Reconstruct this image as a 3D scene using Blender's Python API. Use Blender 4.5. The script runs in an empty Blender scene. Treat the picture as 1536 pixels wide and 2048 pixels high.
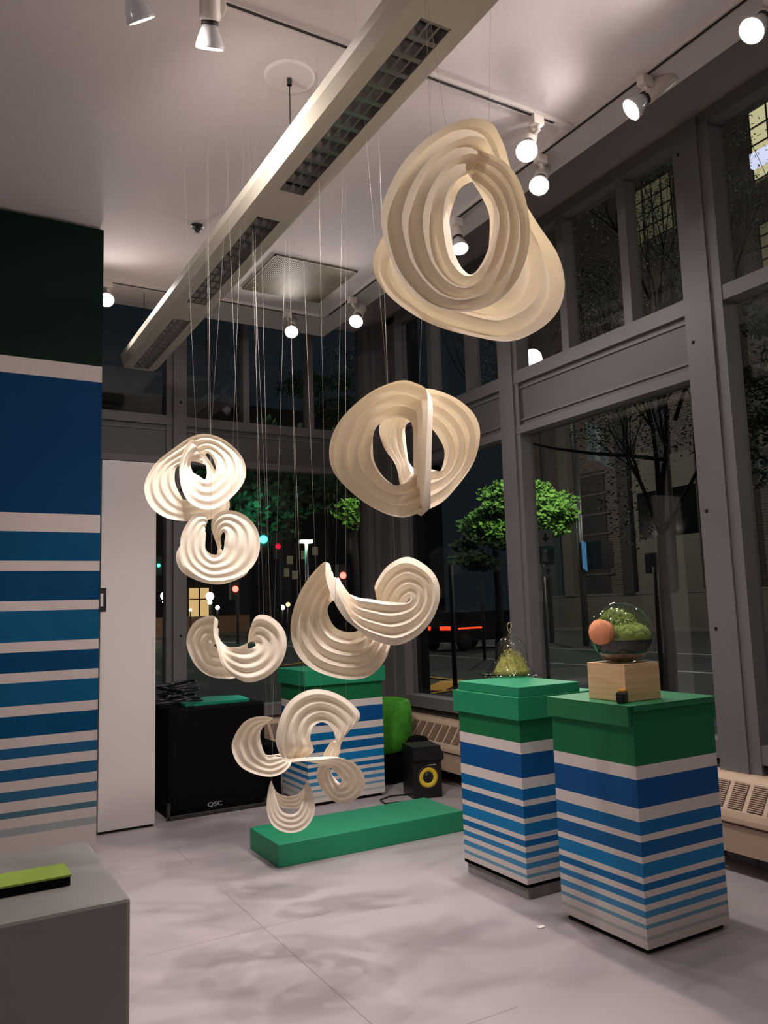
import bpy, bmesh, math, random
from mathutils import Vector, Matrix, noise
random.seed(7)
PI = math.pi
scn = bpy.context.scene
COL = scn.collection

# ------------------------------------------------------------------ camera
F_PX = 1592.5
YAW, PITCH, ROLL, EYE = 0.52521, 0.12100, -0.03046, 1.45
_f = Vector((math.sin(YAW)*math.cos(PITCH), math.cos(YAW)*math.cos(PITCH), math.sin(PITCH)))
_r = Vector((math.cos(YAW), -math.sin(YAW), 0)); _u = _r.cross(_f)
CR = _r*math.cos(ROLL) + _u*math.sin(ROLL); CU = -_r*math.sin(ROLL) + _u*math.cos(ROLL); CF = _f
CO = Vector((0, 0, EYE))
cd = bpy.data.cameras.new('camera'); cam = bpy.data.objects.new('camera', cd); COL.objects.link(cam)
cd.sensor_fit = 'HORIZONTAL'; cd.sensor_width = 36.0; cd.lens = F_PX/1536*36.0; cd.clip_end = 600
m = Matrix((CR, CU, -CF)).transposed().to_4x4(); m.translation = CO; cam.matrix_world = m
scn.camera = cam

def ray(px, py): return CR*((px-768)/F_PX) - CU*((py-1024)/F_PX) + CF
def at(px, py, depth): return CO + ray(px, py)*depth             # a point at a distance in front of the eye
def on(px, py, ax, v):                                            # a point on a wall, floor or ceiling plane
    d = ray(px, py); return CO + d*((v-CO[ax])/d[ax])
def topx(p):
    v = Vector(p)-CO; c = v.dot(CF); return 768+F_PX*v.dot(CR)/c, 1024-F_PX*v.dot(CU)/c, c

# ------------------------------------------------------------------ render look, world
scn.view_settings.view_transform = 'Standard'; scn.view_settings.look = 'None'
scn.view_settings.gamma = 1; scn.view_settings.use_curve_mapping = False
scn.view_settings.exposure = 0.0
SPOT_W = 105.0          # one track lamp, beam
SPILL = 26.0            # and its wide spill
STREET = .5           # street lamps
wd = bpy.data.worlds.new('night'); scn.world = wd; wd.use_nodes = True
wd.node_tree.nodes['Background'].inputs[0].default_value = (0.007, 0.010, 0.013, 1)
wd.node_tree.nodes['Background'].inputs[1].default_value = 1.0

# ------------------------------------------------------------------ materials
def s2l(c):
    return tuple(((x/255)/12.92 if x/255 <= .04045 else ((x/255+.055)/1.055)**2.4) for x in c) + (1,)
def mat(name, rgb, rough=.6, metal=0, nz=0, nscale=8, bump=0, bscale=60, spec=.5, rgb2=None, stretch=None):
    m = bpy.data.materials.new(name); m.use_nodes = True; nt = m.node_tree; b = nt.nodes['Principled BSDF']
    c = s2l(rgb); b.inputs['Base Color'].default_value = c
    b.inputs['Roughness'].default_value = rough; b.inputs['Metallic'].default_value = metal
    b.inputs['Specular IOR Level'].default_value = spec
    tc = nt.nodes.new('ShaderNodeTexCoord'); src = tc.outputs['Object']
    if stretch:
        mp = nt.nodes.new('ShaderNodeMapping'); mp.inputs['Scale'].default_value = stretch
        nt.links.new(src, mp.inputs[0]); src = mp.outputs[0]
    if nz:
        n = nt.nodes.new('ShaderNodeTexNoise'); n.inputs['Scale'].default_value = nscale; n.inputs['Detail'].default_value = 6
        nt.links.new(src, n.inputs['Vector'])
        r = nt.nodes.new('ShaderNodeValToRGB'); r.color_ramp.elements[0].position = .35; r.color_ramp.elements[1].position = .65
        c2 = s2l(rgb2) if rgb2 else tuple(x*(1-nz) for x in c[:3])+(1,)
        r.color_ramp.elements[0].color = c2; r.color_ramp.elements[1].color = c
        nt.links.new(n.outputs['Fac'], r.inputs[0]); nt.links.new(r.outputs[0], b.inputs['Base Color'])
    if bump:
        n2 = nt.nodes.new('ShaderNodeTexNoise'); n2.inputs['Scale'].default_value = bscale; n2.inputs['Detail'].default_value = 4
        nt.links.new(src, n2.inputs['Vector'])
        bp = nt.nodes.new('ShaderNodeBump'); bp.inputs['Strength'].default_value = bump; bp.inputs['Distance'].default_value = .01
        nt.links.new(n2.outputs['Fac'], bp.inputs['Height']); nt.links.new(bp.outputs[0], b.inputs['Normal'])
    return m
def emit(name, rgb, s):
    m = bpy.data.materials.new(name); m.use_nodes = True; nt = m.node_tree; nt.nodes.clear()
    e = nt.nodes.new('ShaderNodeEmission'); o = nt.nodes.new('ShaderNodeOutputMaterial')
    e.inputs[0].default_value = s2l(rgb); e.inputs[1].default_value = s; nt.links.new(e.outputs[0], o.inputs[0]); return m
def glass(name, f0=.045, tint=(1, 1, 1), f90=1.0, rough=0.0):
    m = bpy.data.materials.new(name); m.use_nodes = True; nt = m.node_tree; nt.nodes.clear()
    o = nt.nodes.new('ShaderNodeOutputMaterial'); mx = nt.nodes.new('ShaderNodeMixShader')
    t = nt.nodes.new('ShaderNodeBsdfTransparent'); t.inputs[0].default_value = tint+(1,)
    g = nt.nodes.new('ShaderNodeBsdfGlossy'); g.inputs['Roughness'].default_value = rough
    lw = nt.nodes.new('ShaderNodeLayerWeight'); lw.inputs[0].default_value = .5
    p = nt.nodes.new('ShaderNodeMath'); p.operation = 'POWER'; p.inputs[1].default_value = 5
    q = nt.nodes.new('ShaderNodeMath'); q.operation = 'MULTIPLY_ADD'; q.inputs[1].default_value = f90-f0; q.inputs[2].default_value = f0
    nt.links.new(lw.outputs['Facing'], p.inputs[0]); nt.links.new(p.outputs[0], q.inputs[0])
    nt.links.new(q.outputs[0], mx.inputs[0]); nt.links.new(t.outputs[0], mx.inputs[1]); nt.links.new(g.outputs[0], mx.inputs[2])
    nt.links.new(mx.outputs[0], o.inputs[0]); return m
def paper_mat():
    m = bpy.data.materials.new('cream_paper'); m.use_nodes = True; nt = m.node_tree; nt.nodes.clear()
    o = nt.nodes.new('ShaderNodeOutputMaterial'); mx = nt.nodes.new('ShaderNodeMixShader'); mx.inputs[0].default_value = .1
    d = nt.nodes.new('ShaderNodeBsdfDiffuse'); d.inputs[0].default_value = s2l((242, 231, 217))
    t = nt.nodes.new('ShaderNodeBsdfTranslucent'); t.inputs[0].default_value = s2l((240, 222, 180))
    tc = nt.nodes.new('ShaderNodeTexCoord'); n = nt.nodes.new('ShaderNodeTexNoise'); n.inputs['Scale'].default_value = 90
    bp = nt.nodes.new('ShaderNodeBump'); bp.inputs['Strength'].default_value = .05; bp.inputs['Distance'].default_value = .002
    nt.links.new(tc.outputs['Object'], n.inputs['Vector']); nt.links.new(n.outputs['Fac'], bp.inputs['Height'])
    nt.links.new(bp.outputs[0], d.inputs['Normal'])
    nt.links.new(d.outputs[0], mx.inputs[1]); nt.links.new(t.outputs[0], mx.inputs[2]); nt.links.new(mx.outputs[0], o.inputs[0]); return m
def wood_mat():
    m = mat('pine_wood', (232, 196, 152), .5); nt = m.node_tree; b = nt.nodes['Principled BSDF']
    tc = nt.nodes.new('ShaderNodeTexCoord'); mp = nt.nodes.new('ShaderNodeMapping'); mp.inputs['Scale'].default_value = (3, 3, 34)
    n = nt.nodes.new('ShaderNodeTexNoise'); n.inputs['Scale'].default_value = 1.6; n.inputs['Detail'].default_value = 5
    r = nt.nodes.new('ShaderNodeValToRGB'); r.color_ramp.elements[0].position = .3; r.color_ramp.elements[1].position = .7
    r.color_ramp.elements[0].color = s2l((216, 174, 126)); r.color_ramp.elements[1].color = s2l((238, 206, 165))
    nt.links.new(tc.outputs['Object'], mp.inputs[0]); nt.links.new(mp.outputs[0], n.inputs['Vector'])
    nt.links.new(n.outputs['Fac'], r.inputs[0]); nt.links.new(r.outputs[0], b.inputs['Base Color']); return m
def brick_mat(name, a, bcol, mortar, scale, w=.5, h=.25):
    m = mat(name, a, .85); nt = m.node_tree; b = nt.nodes['Principled BSDF']
    tc = nt.nodes.new('ShaderNodeTexCoord'); sp = nt.nodes.new('ShaderNodeSeparateXYZ'); cb = nt.nodes.new('ShaderNodeCombineXYZ')
    ad = nt.nodes.new('ShaderNodeMath'); ad.operation = 'ADD'
    nt.links.new(tc.outputs['Object'], sp.inputs[0]); nt.links.new(sp.outputs[0], ad.inputs[0]); nt.links.new(sp.outputs[1], ad.inputs[1])
    nt.links.new(ad.outputs[0], cb.inputs[0]); nt.links.new(sp.outputs[2], cb.inputs[1])
    k = nt.nodes.new('ShaderNodeTexBrick'); k.inputs['Scale'].default_value = scale
    k.inputs['Color1'].default_value = s2l(a); k.inputs['Color2'].default_value = s2l(bcol); k.inputs['Mortar'].default_value = s2l(mortar)
    k.inputs['Brick Width'].default_value = w; k.inputs['Row Height'].default_value = h; k.inputs['Mortar Size'].default_value = .02
    nt.links.new(cb.outputs[0], k.inputs['Vector']); nt.links.new(k.outputs[0], b.inputs['Base Color']); return m
def floor_mat():
    m = mat('grey_painted_floor', (178, 168, 170), .5); nt = m.node_tree; b = nt.nodes['Principled BSDF']
    tc = nt.nodes.new('ShaderNodeTexCoord'); O = tc.outputs['Object']
    n = nt.nodes.new('ShaderNodeTexNoise'); n.inputs['Scale'].default_value = 1.7; n.inputs['Detail'].default_value = 5; n.inputs['Distortion'].default_value = .5
    mp = nt.nodes.new('ShaderNodeMapping'); mp.inputs['Scale'].default_value = (1.0, 1.9, 1); nt.links.new(O, mp.inputs[0]); nt.links.new(mp.outputs[0], n.inputs['Vector'])
    r = nt.nodes.new('ShaderNodeValToRGB'); e = r.color_ramp.elements
    e[0].position = .36; e[0].color = s2l((158, 149, 151)); e[1].position = .5; e[1].color = s2l((170, 161, 163))
    nt.links.new(n.outputs['Fac'], r.inputs[0])
    # board joints, 1.2 x 2.4 m sheets
    sp = nt.nodes.new('ShaderNodeSeparateXYZ'); nt.links.new(O, sp.inputs[0])
    def seam(out, per, off):
        a = nt.nodes.new('ShaderNodeMath'); a.operation = 'ADD'; a.inputs[1].default_value = off; nt.links.new(out, a.inputs[0])
        p = nt.nodes.new('ShaderNodeMath'); p.operation = 'PINGPONG'; p.inputs[1].default_value = per/2; nt.links.new(a.outputs[0], p.inputs[0])
        l = nt.nodes.new('ShaderNodeMath'); l.operation = 'LESS_THAN'; l.inputs[1].default_value = .0022; nt.links.new(p.outputs[0], l.inputs[0]); return l.outputs[0]
    s1 = seam(sp.outputs[0], 2.44, -1.42+2.44); s2 = seam(sp.outputs[1], 1.22, -.02)
    mxm = nt.nodes.new('ShaderNodeMath'); mxm.operation = 'MAXIMUM'; nt.links.new(s1, mxm.inputs[0]); nt.links.new(s2, mxm.inputs[1])
    n3 = nt.nodes.new('ShaderNodeTexNoise'); n3.inputs['Scale'].default_value = 1.1; nt.links.new(O, n3.inputs['Vector'])
    gt = nt.nodes.new('ShaderNodeMath'); gt.operation = 'GREATER_THAN'; gt.inputs[1].default_value = .5; nt.links.new(n3.outputs['Fac'], gt.inputs[0])
    mu = nt.nodes.new('ShaderNodeMath'); mu.operation = 'MULTIPLY'; nt.links.new(mxm.outputs[0], mu.inputs[0]); nt.links.new(gt.outputs[0], mu.inputs[1])
    mu2 = nt.nodes.new('ShaderNodeMath'); mu2.operation = 'MULTIPLY'; mu2.inputs[1].default_value = .55; nt.links.new(mu.outputs[0], mu2.inputs[0])
    # small specks of dirt
    vo = nt.nodes.new('ShaderNodeTexVoronoi'); vo.inputs['Scale'].default_value = 2.6; nt.links.new(O, vo.inputs['Vector'])
    lt = nt.nodes.new('ShaderNodeMath'); lt.operation = 'LESS_THAN'; lt.inputs[1].default_value = .022; nt.links.new(vo.outputs['Distance'], lt.inputs[0])
    mx2 = nt.nodes.new('ShaderNodeMath'); mx2.operation = 'MAXIMUM'; nt.links.new(mu2.outputs[0], mx2.inputs[0])
    l5 = nt.nodes.new('ShaderNodeMath'); l5.operation = 'MULTIPLY'; l5.inputs[1].default_value = .6; nt.links.new(lt.outputs[0], l5.inputs[0]); nt.links.new(l5.outputs[0], mx2.inputs[1])
    mix = nt.nodes.new('ShaderNodeMixRGB'); mix.inputs[2].default_value = s2l((88, 74, 74))
    nt.links.new(mx2.outputs[0], mix.inputs[0]); nt.links.new(r.outputs[0], mix.inputs[1]); nt.links.new(mix.outputs[0], b.inputs['Base Color'])
    rr = nt.nodes.new('ShaderNodeMapRange'); rr.inputs[3].default_value = .3; rr.inputs[4].default_value = .6
    nt.links.new(n.outputs['Fac'], rr.inputs[0]); nt.links.new(rr.outputs[0], b.inputs['Roughness'])
    return m

M = dict(
    floor=floor_mat(), ceil=mat('ceiling_paint', (226, 217, 217), .95, nz=.04, nscale=40, bump=.2, bscale=220),
    bulk=mat('bulkhead_paint', (196, 184, 186), .9), white=mat('white_paint', (214, 205, 203), .6),
    wallw=mat('gallery_wall_paint', (205, 196, 194), .9),
    frame=mat('window_frame_paint', (118, 114, 116), .55, nz=.08, nscale=3), framed=mat('window_band_paint', (104, 101, 103), .6),
    black=mat('black_vinyl', (6, 5, 6), .8, bump=.2, bscale=300, spec=.12), blackp=mat('black_plastic', (18, 18, 20), .35),
    scuff=mat('scuffed_edge', (66, 62, 60), .7, nz=.85, nscale=28), hole=mat('dark_hole', (12, 12, 12), .9),
    green=mat('green_paint', (24, 142, 98), .5, bump=.05, bscale=180), greend=mat('green_paint_deep', (22, 118, 70), .5, bump=.05, bscale=180),
    lime=mat('lime_cover', (124, 148, 50), .6), limechair=mat('bright_green_fabric', (78, 172, 40), .85, nz=.3, nscale=14, bump=.3, bscale=120),
    boxgrey=mat('grey_plinth_paint', (120, 116, 113), .6, nz=.06, nscale=5),
    heater=mat('beige_enamel', (206, 180, 156), .45), heaterin=mat('heater_shadow_gap', (70, 52, 44), .8), slat=mat('heater_slat', (166, 138, 120), .5),
    fixture=mat('cream_enamel', (214, 206, 190), .35), louvre=mat('louvre_mirror', (190, 186, 184), .22, metal=.9),
    track=mat('track_white', (205, 198, 194), .5), slot=mat('track_slot', (38, 34, 34), .8),
    lampw=mat('lamp_white', (216, 206, 198), .4), lampb=mat('lamp_ceramic', (205, 204, 208), .15), ring=mat('lamp_collar', (42, 34, 30), .5),
    steel=mat('galvanised_steel', (150, 150, 150), .35, metal=.8), wire=mat('steel_wire', (70, 68, 66), .4, metal=.7),
    grille=mat('grille_beige', (134, 120, 102), .6), grilled=mat('grille_gap', (70, 60, 50), .8),
    paper=paper_mat(), wood=wood_mat(), cork=mat('cork', (240, 158, 116), .8, nz=.14, nscale=60, bump=.2, bscale=120),
    moss=mat('moss', (156, 180, 88), .95, nz=.55, nscale=30, bump=1, bscale=60), mossy=mat('yellow_moss', (168, 162, 84), .95, nz=.35, nscale=24, bump=1, bscale=60),
    soil=mat('black_soil', (22, 19, 18), .95, bump=1, bscale=80), pebble=mat('gravel', (198, 164, 144), .9, nz=.55, nscale=55, bump=.8, bscale=60),
    twine=mat('dry_vine', (206, 188, 140), .8), yellow=mat('yellow_cone', (232, 200, 56), .4), tapey=mat('tape_measure_yellow', (226, 160, 40), .4),
    teal=mat('teal_sheet', (20, 130, 104), .35), logo=mat('silver_logo', (190, 190, 190), .3, metal=.3), scrap=mat('paper_scrap', (238, 232, 226), .8),
    asphalt=mat('asphalt', (62, 64, 66), .9, nz=.15, nscale=3), walk=mat('concrete', (118, 112, 106), .9, nz=.15, nscale=2),
    lane=mat('road_paint', (190, 190, 186), .8), laney=mat('yellow_road_paint', (214, 158, 52), .8),
    trunk=mat('bark', (36, 32, 28), .95, bump=1, bscale=14), leafb=mat('leaf_bright', (110, 168, 58), .7, nz=.5, nscale=2), leafd=mat('leaf_dark', (64, 86, 50), .8),
    brick=brick_mat('brown_brick', (96, 84, 80), (84, 72, 68), (120, 110, 104), 1, .55, .16), stone=mat('pale_stone', (112, 108, 98), .9, nz=.1, nscale=.7),
    siding=mat('dark_panel', (58, 54, 54), .8), darkwin=mat('dark_window', (16, 17, 20), .1), doorc=mat('blue_grey_door', (66, 78, 84), .6),
    pane=glass('window_glass', .04, (.93, .95, .95)), globe=glass('terrarium_glass', .075, (.95, .98, .96), rough=.012),
    bell=glass('bell_glass', .11, (.95, .98, .96), rough=.01), basegrey=mat('worn_base_paint', (150, 145, 142), .7, nz=.3, nscale=9),
    thread=mat('nylon_thread', (170, 166, 158), .3), redp=mat('dark_car_paint', (26, 24, 26), .25), tyre=mat('tyre', (14, 14, 14), .8),
    sign=mat('sign_white', (205, 212, 210), .6), signg=mat('sign_teal', (50, 110, 98), .6), signk=mat('sign_black', (16, 18, 18), .6),
    flag=mat('flag_cloth', (150, 160, 160), .9, nz=.4, nscale=3), kiosk=mat('kiosk_navy', (12, 13, 24), .4), tan=mat('tan_wall', (150, 118, 96), .9, nz=.1, nscale=2),
    lens=emit('lamp_lens_glow', (255, 246, 232), 34.0), lensdim=emit('lamp_lens_edge_glow', (255, 238, 215), 8.0),
    winlit=emit('lit_window', (232, 218, 168), .80), windim=emit('dim_lit_window', (168, 158, 122), .2), winwhite=emit('tube_light', (224, 226, 255), 1.1), winwarm=emit('warm_doorway', (240, 196, 130), .9),
    tgreen=emit('green_signal', (40, 255, 200), 16), tred=emit('red_signal', (255, 60, 50), 14), tredd=emit('dim_red_signal', (220, 30, 60), 1.2),
    lampglow=emit('street_globe', (255, 248, 226), 14), kblue=emit('kiosk_screen', (96, 150, 196), .5), tail=emit('tail_trail_glow', (255, 70, 36), 1.6), amber=emit('amber_lamp', (255, 200, 110), 5),
)
def paint(name, rgb, rough=.55, spec=.25): return mat(name, rgb, rough, nz=.03, nscale=50, bump=.04, bscale=200, spec=spec)

# ------------------------------------------------------------------ mesh helpers
class MB:
    def __init__(s): s.v = []; s.f = []; s.m = []; s.sm = []
    def add(s, vs, fs, mi=0, smooth=False):
        b = len(s.v); s.v += [tuple(v) for v in vs]
        for f in fs: s.f.append([b+i for i in f]); s.m.append(mi); s.sm.append(smooth)
        return s
    def box(s, a, b, mi=0, M4=None):
        x0, y0, z0 = [min(a[i], b[i]) for i in range(3)]; x1, y1, z1 = [max(a[i], b[i]) for i in range(3)]
        vs = [Vector(p) for p in ((x0,y0,z0),(x1,y0,z0),(x1,y1,z0),(x0,y1,z0),(x0,y0,z1),(x1,y0,z1),(x1,y1,z1),(x0,y1,z1))]
        if M4: vs = [M4 @ v for v in vs]
        return s.add(vs, [(0,3,2,1),(4,5,6,7),(0,1,5,4),(1,2,6,5),(2,3,7,6),(3,0,4,7)], mi)
    def bbox(s, a, b, r=.006, mi=0):
        """box with chamfered edges"""
        bm = bmesh.new(); bmesh.ops.create_cube(bm, size=1)
        a = Vector(a); b = Vector(b); c = (a+b)/2; d = b-a
        for v in bm.verts: v.co = Vector((v.co.x*abs(d.x), v.co.y*abs(d.y), v.co.z*abs(d.z)))+c
        bmesh.ops.bevel(bm, geom=bm.edges[:], offset=r, segments=2, affect='EDGES', profile=.5)
        s.add([v.co for v in bm.verts], [[v.index for v in f.verts] for f in bm.faces] if bm.verts.index_update() is None else [], mi)
        bm.free(); return s
    def tube(s, pts, r, n=8, mi=0, cap=True):
        pts = [Vector(p) for p in pts]; R = r if isinstance(r, (list, tuple)) else [r]*len(pts)
        vs = []; up = None
        for i, p in enumerate(pts):
            d = (pts[min(i+1, len(pts)-1)]-pts[max(i-1, 0)]).normalized()
            if up is None: up = d.orthogonal().normalized()
            up = (up-d*up.dot(d)); up = up.normalized() if up.length > 1e-6 else d.orthogonal().normalized()
            w = d.cross(up)
            for k in range(n):
                a = 2*PI*k/n; vs.append(p+(up*math.cos(a)+w*math.sin(a))*R[i])
        fs = [(i*n+k, i*n+(k+1)%n, (i+1)*n+(k+1)%n, (i+1)*n+k) for i in range(len(pts)-1) for k in range(n)]
        s.add(vs, fs, mi, True)
        if cap:
            b = len(s.v)-len(vs); s.f.append([b+k for k in range(n)][::-1]); s.m.append(mi); s.sm.append(False)
            s.f.append([b+(len(pts)-1)*n+k for k in range(n)]); s.m.append(mi); s.sm.append(False)
        return s
    def lathe(s, prof, n=24, mi=0, M4=None, smooth=True):
        """prof: list of (r, z) turned about z"""
        vs = []; fs = []
        for (r, z) in prof:
            for k in range(n):
                a = 2*PI*k/n; v = Vector((r*math.cos(a), r*math.sin(a), z)); vs.append(M4 @ v if M4 else v)
        for i in range(len(prof)-1):
            for k in range(n): fs.append((i*n+k, i*n+(k+1)%n, (i+1)*n+(k+1)%n, (i+1)*n+k))
        return s.add(vs, fs, mi, smooth)
    def disc(s, r, z, n=24, mi=0, M4=None):
        vs = [Vector((r*math.cos(2*PI*k/n), r*math.sin(2*PI*k/n), z)) for k in range(n)]
        if M4: vs = [M4 @ v for v in vs]
        return s.add(vs, [list(range(n))], mi)
    def prism(s, poly, d, mi=0):
        """poly: 3-D points, d: extrusion vector"""
        p = [Vector(q) for q in poly]; d = Vector(d); n = len(p)
        return s.add(p+[q+d for q in p], [list(range(n))[::-1], [n+i for i in range(n)]]+[(i, (i+1)%n, n+(i+1)%n, n+i) for i in range(n)], mi)
    def build(s, name, mats, parent=None, origin=None):
        me = bpy.data.meshes.new(name)
        o = Vector(parent.location) if parent is not None and origin is None else Vector(origin) if origin is not None else Vector((0,0,0))
        if parent is not None and parent.get('_abs'): o = Vector(parent['_abs'])
        me.from_pydata([tuple(Vector(v)-o) for v in s.v], [], s.f)
        for mm in (mats if isinstance(mats, list) else [mats]): me.materials.append(mm)
        for p, mi, sm in zip(me.polygons, s.m, s.sm): p.material_index = mi; p.use_smooth = sm
        me.update(); me.validate()
        ob = bpy.data.objects.new(name, me); COL.objects.link(ob)
        if parent is not None: ob.parent = parent; ob['_abs'] = list(o)
        else: ob.location = o
        return ob
def fix_normals(ob):
    bm = bmesh.new(); bm.from_mesh(ob.data); bmesh.ops.recalc_face_normals(bm, faces=bm.faces); bm.to_mesh(ob.data); bm.free(); return ob
def thing(name, loc, label, cat, group=None):
    o = bpy.data.objects.new(name, None); COL.objects.link(o); o.location = loc; o.empty_display_size = .1
    o['label'] = label; o['category'] = cat
    if group: o['group'] = group
    return o
def tag(o, label, cat, group=None, kind=None):
    o['label'] = label; o['category'] = cat
    if group: o['group'] = group
    if kind: o['kind'] = kind
    return o
def struct(name, mb, mats, parent=None):
    o = mb.build(name, mats, parent)
    if parent is None: o['kind'] = 'structure'
    return o
def frame_to(loc, z, xh=(0, 0, 1)):
    """matrix whose local z axis points along z"""
    z = Vector(z).normalized(); x = Vector(xh).cross(z)
    if x.length < 1e-4: x = Vector((1, 0, 0)).cross(z)
    x.normalize(); y = z.cross(x)
    m = Matrix((x, y, z)).transposed().to_4x4(); m.translation = Vector(loc); return m
def text_obj(name, txt, size, M4, mt, parent, depth=.001):
    cu = bpy.data.curves.new(name, 'FONT'); cu.body = txt; cu.size = size; cu.extrude = depth; cu.align_x = 'CENTER'; cu.align_y = 'CENTER'
    tmp = bpy.data.objects.new(name+'_tmp', cu); COL.objects.link(tmp)
    bpy.context.view_layer.update(); dg = bpy.context.evaluated_depsgraph_get()
    me = bpy.data.meshes.new_from_object(tmp.evaluated_get(dg)); bpy.data.objects.remove(tmp)
    mb = MB().add([M4 @ v.co for v in me.vertices], [list(p.vertices) for p in me.polygons])
    return mb.build(name, mt, parent)

# ================================================================== the room
XR, YB = 4.0, 7.0         # window wall on the right, window wall at the back
ZC = 4.0                  # ceiling
struct('floor', MB().box((-3.2, -3.2, -.12), (4.1, 7.1, 0)), M['floor'])
struct('ceiling', MB().box((-3.2, -3.2, ZC), (3.17, 6.5, ZC+.14)), M['ceil'])
struct('trim_1', MB().box((-3.2, -3.2, 4.95), (4.15, 7.15, 5.05)), M['bulk'])               # slab above the hung ceiling
struct('wall_front', MB().box((-3.2, -3.3, 0), (4.1, -3.2, 5)), M['wallw'])
struct('wall_west', MB().box((-3.3, -3.3, 0), (-3.2, 7.1, 5)), M['wallw'])

# -- right window wall
wr = MB()
wr.box((XR, -3.2, 4.38), (XR+.14, 7.1, 4.95), 2)                       # bulkhead
wr.box((XR-.02, -3.2, 4.29), (XR+.12, 7.0, 4.38), 0)                   # head
Asill = on(903, 1400, 0, XR).z
wr.box((XR, -3.2, 0), (XR+.14, 7.1, Asill-.10), 1)                     # wall under the sill
wr.box((XR-.03, -3.2, Asill-.10), (XR+.12, 7.0, Asill), 0)             # sill
wr.box((XR-.02, -3.2, Asill-.135), (XR+.02, 7.0, Asill-.115), 3)
A0, A1 = on(1404, 1072, 0, XR-.05).y, on(1459, 1072, 0, XR-.05).y      # broad post
B0, B1 = on(1018, 1035, 0, XR).y, on(1046, 1035, 0, XR).y              # narrower post
C0 = 6.56
# band between lower and upper lights
wr.box((XR, A0, 2.77), (XR+.12, 7.0, 3.25), 1)
for z0, z1 in ((2.77, 2.83), (3.17, 3.27)):
    wr.box((XR-.03, A0, z0), (XR, 7.0, z1), 0)
wr.box((XR-.012, A0, 3.125), (XR, 7.0, 3.14), 0); wr.box((XR-.012, A0, 2.87), (XR, 7.0, 2.885), 0)
struct('wall_right', wr, [M['frame'], M['framed'], M['bulk'], M['hole']])
p = MB(); p.box((XR-.05, A1, 0), (XR+.12, A0, 4.36)); p.box((XR-.035, A1-.07, 0), (XR+.1, A1, 4.3))
for z in (3.28+.9, 2.98, 1.96, 1.28):
    q = Vector((XR-.051, (A0*.75+A1*.25), z)); p.add([q+Vector((0, .012*math.cos(t*PI/4), .012*math.sin(t*PI/4))) for t in range(8)], [list(range(8))], 1)
struct('trim_2', p, [M['frame'], M['hole']])
p = MB(); p.box((XR-.04, B1, 0), (XR+.12, B0, 4.30)); p.box((XR-.025, B1-.05, 0), (XR+.1, B1, 4.3)); struct('trim_3', p, M['frame'])
p = MB(); p.box((XR-.02, C0, 0), (XR+.12, 6.72, 4.36)); p.box((XR-.05, 6.72, 0), (XR+.14, 6.95, 4.36)); p.box((3.84, 6.95, 0), (XR+.14, YB+.12, 4.36)); p.box((3.90, 6.90, 0), (XR+.1, 6.95, 4.36))
struct('trim_4', p, M['frame'])
ym = [on(1250, 510, 0, XR).y, on(1126, 570, 0, XR).y, on(937, 740, 0, XR).y, on(860, 710, 0, XR).y]
for i, y in enumerate(ym):
    struct('trim_%d' % (5+i), MB().box((XR-.01, y-.035, 3.25), (XR+.1, y+.035, 4.30)), M['frame'])
zt0 = on(1426, 612, 0, XR).z; zt1 = on(1424, 583, 0, XR).z
struct('trim_9', MB().box((XR-.03, .9, zt0), (XR+.1, A1, zt1)).box((XR-.05, .8, 0), (XR+.12, .92, 4.3)), M['frame'])
# panes: lower and upper lights of each bay
def pane(i, a, b): struct('window_%d' % i, MB().box(a, b), M['pane'])
pane(1, (XR+.07, B0, Asill), (XR+.078, C0, 2.77)); pane(2, (XR+.07, A0, Asill), (XR+.078, B1, 2.77))
pane(3, (XR+.07, .92, Asill), (XR+.078, A1, zt0)); pane(4, (XR+.07, .92, zt1), (XR+.078, A1, 4.29))
ys = [A0, ym[0], ym[1], B1]
for k in range(3): pane(5+k, (XR+.07, ys[k], 3.25), (XR+.078, ys[k+1], 4.29))
ys = [B0, ym[2], ym[3], C0]
for k in range(3): pane(8+k, (XR+.07, ys[k], 3.25), (XR+.078, ys[k+1], 4.29))
pane(11, (XR+.07, -3.2, Asill), (XR+.078, .8, 4.29))

# -- back window wall
wb = MB()
wb.box((-3.2, YB, 4.35), (XR+.14, YB+.14, 4.95), 2); wb.box((-3.2, YB, 0), (XR, YB+.14, .55), 1); wb.box((-3.2, YB-.03, .52), (XR, YB+.1, .62), 0)
wb.box((-3.2, YB, 2.79), (XR, YB+.12, 3.22), 1)
for z0, z1 in ((2.79, 2.85), (3.14, 3.225)): wb.box((-3.2, YB-.03, z0), (XR, YB, z1), 0)
wb.box((-3.2, YB-.012, 3.09), (XR, YB, 3.105), 0)
struct('wall_back', wb, [M['frame'], M['framed'], M['bulk']])
p = MB(); p.box((1.886, YB-.05, 0), (2.003, YB+.12, 4.4)); p.box((1.83, YB-.02, 0), (1.886, YB+.1, 4.4))
for z in (3.35, 2.55, 1.27):
    q = Vector((1.95, YB-.051, z)); p.add([q+Vector((.012*math.cos(t*PI/4), 0, .012*math.sin(t*PI/4))) for t in range(8)][::-1], [list(range(8))], 1)
struct('trim_10', p, [M['frame'], M['hole']])
struct('trim_11', MB().box((2.55, YB-.02, 3.22), (2.61, YB+.1, 4.4)), M['frame']); struct('trim_12', MB().box((3.22, YB-.02, 3.22), (3.28, YB+.1, 4.4)), M['frame'])
struct('trim_13', MB().box((.2, YB-.05, 0), (.32, YB+.12, 4.4)), M['frame'])
xs = [.32, 1.83]; pane(12, (.32, YB+.06, .62), (1.83, YB+.068, 2.79)); pane(13, (2.003, YB+.06, .62), (3.84, YB+.068, 2.79))
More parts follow.
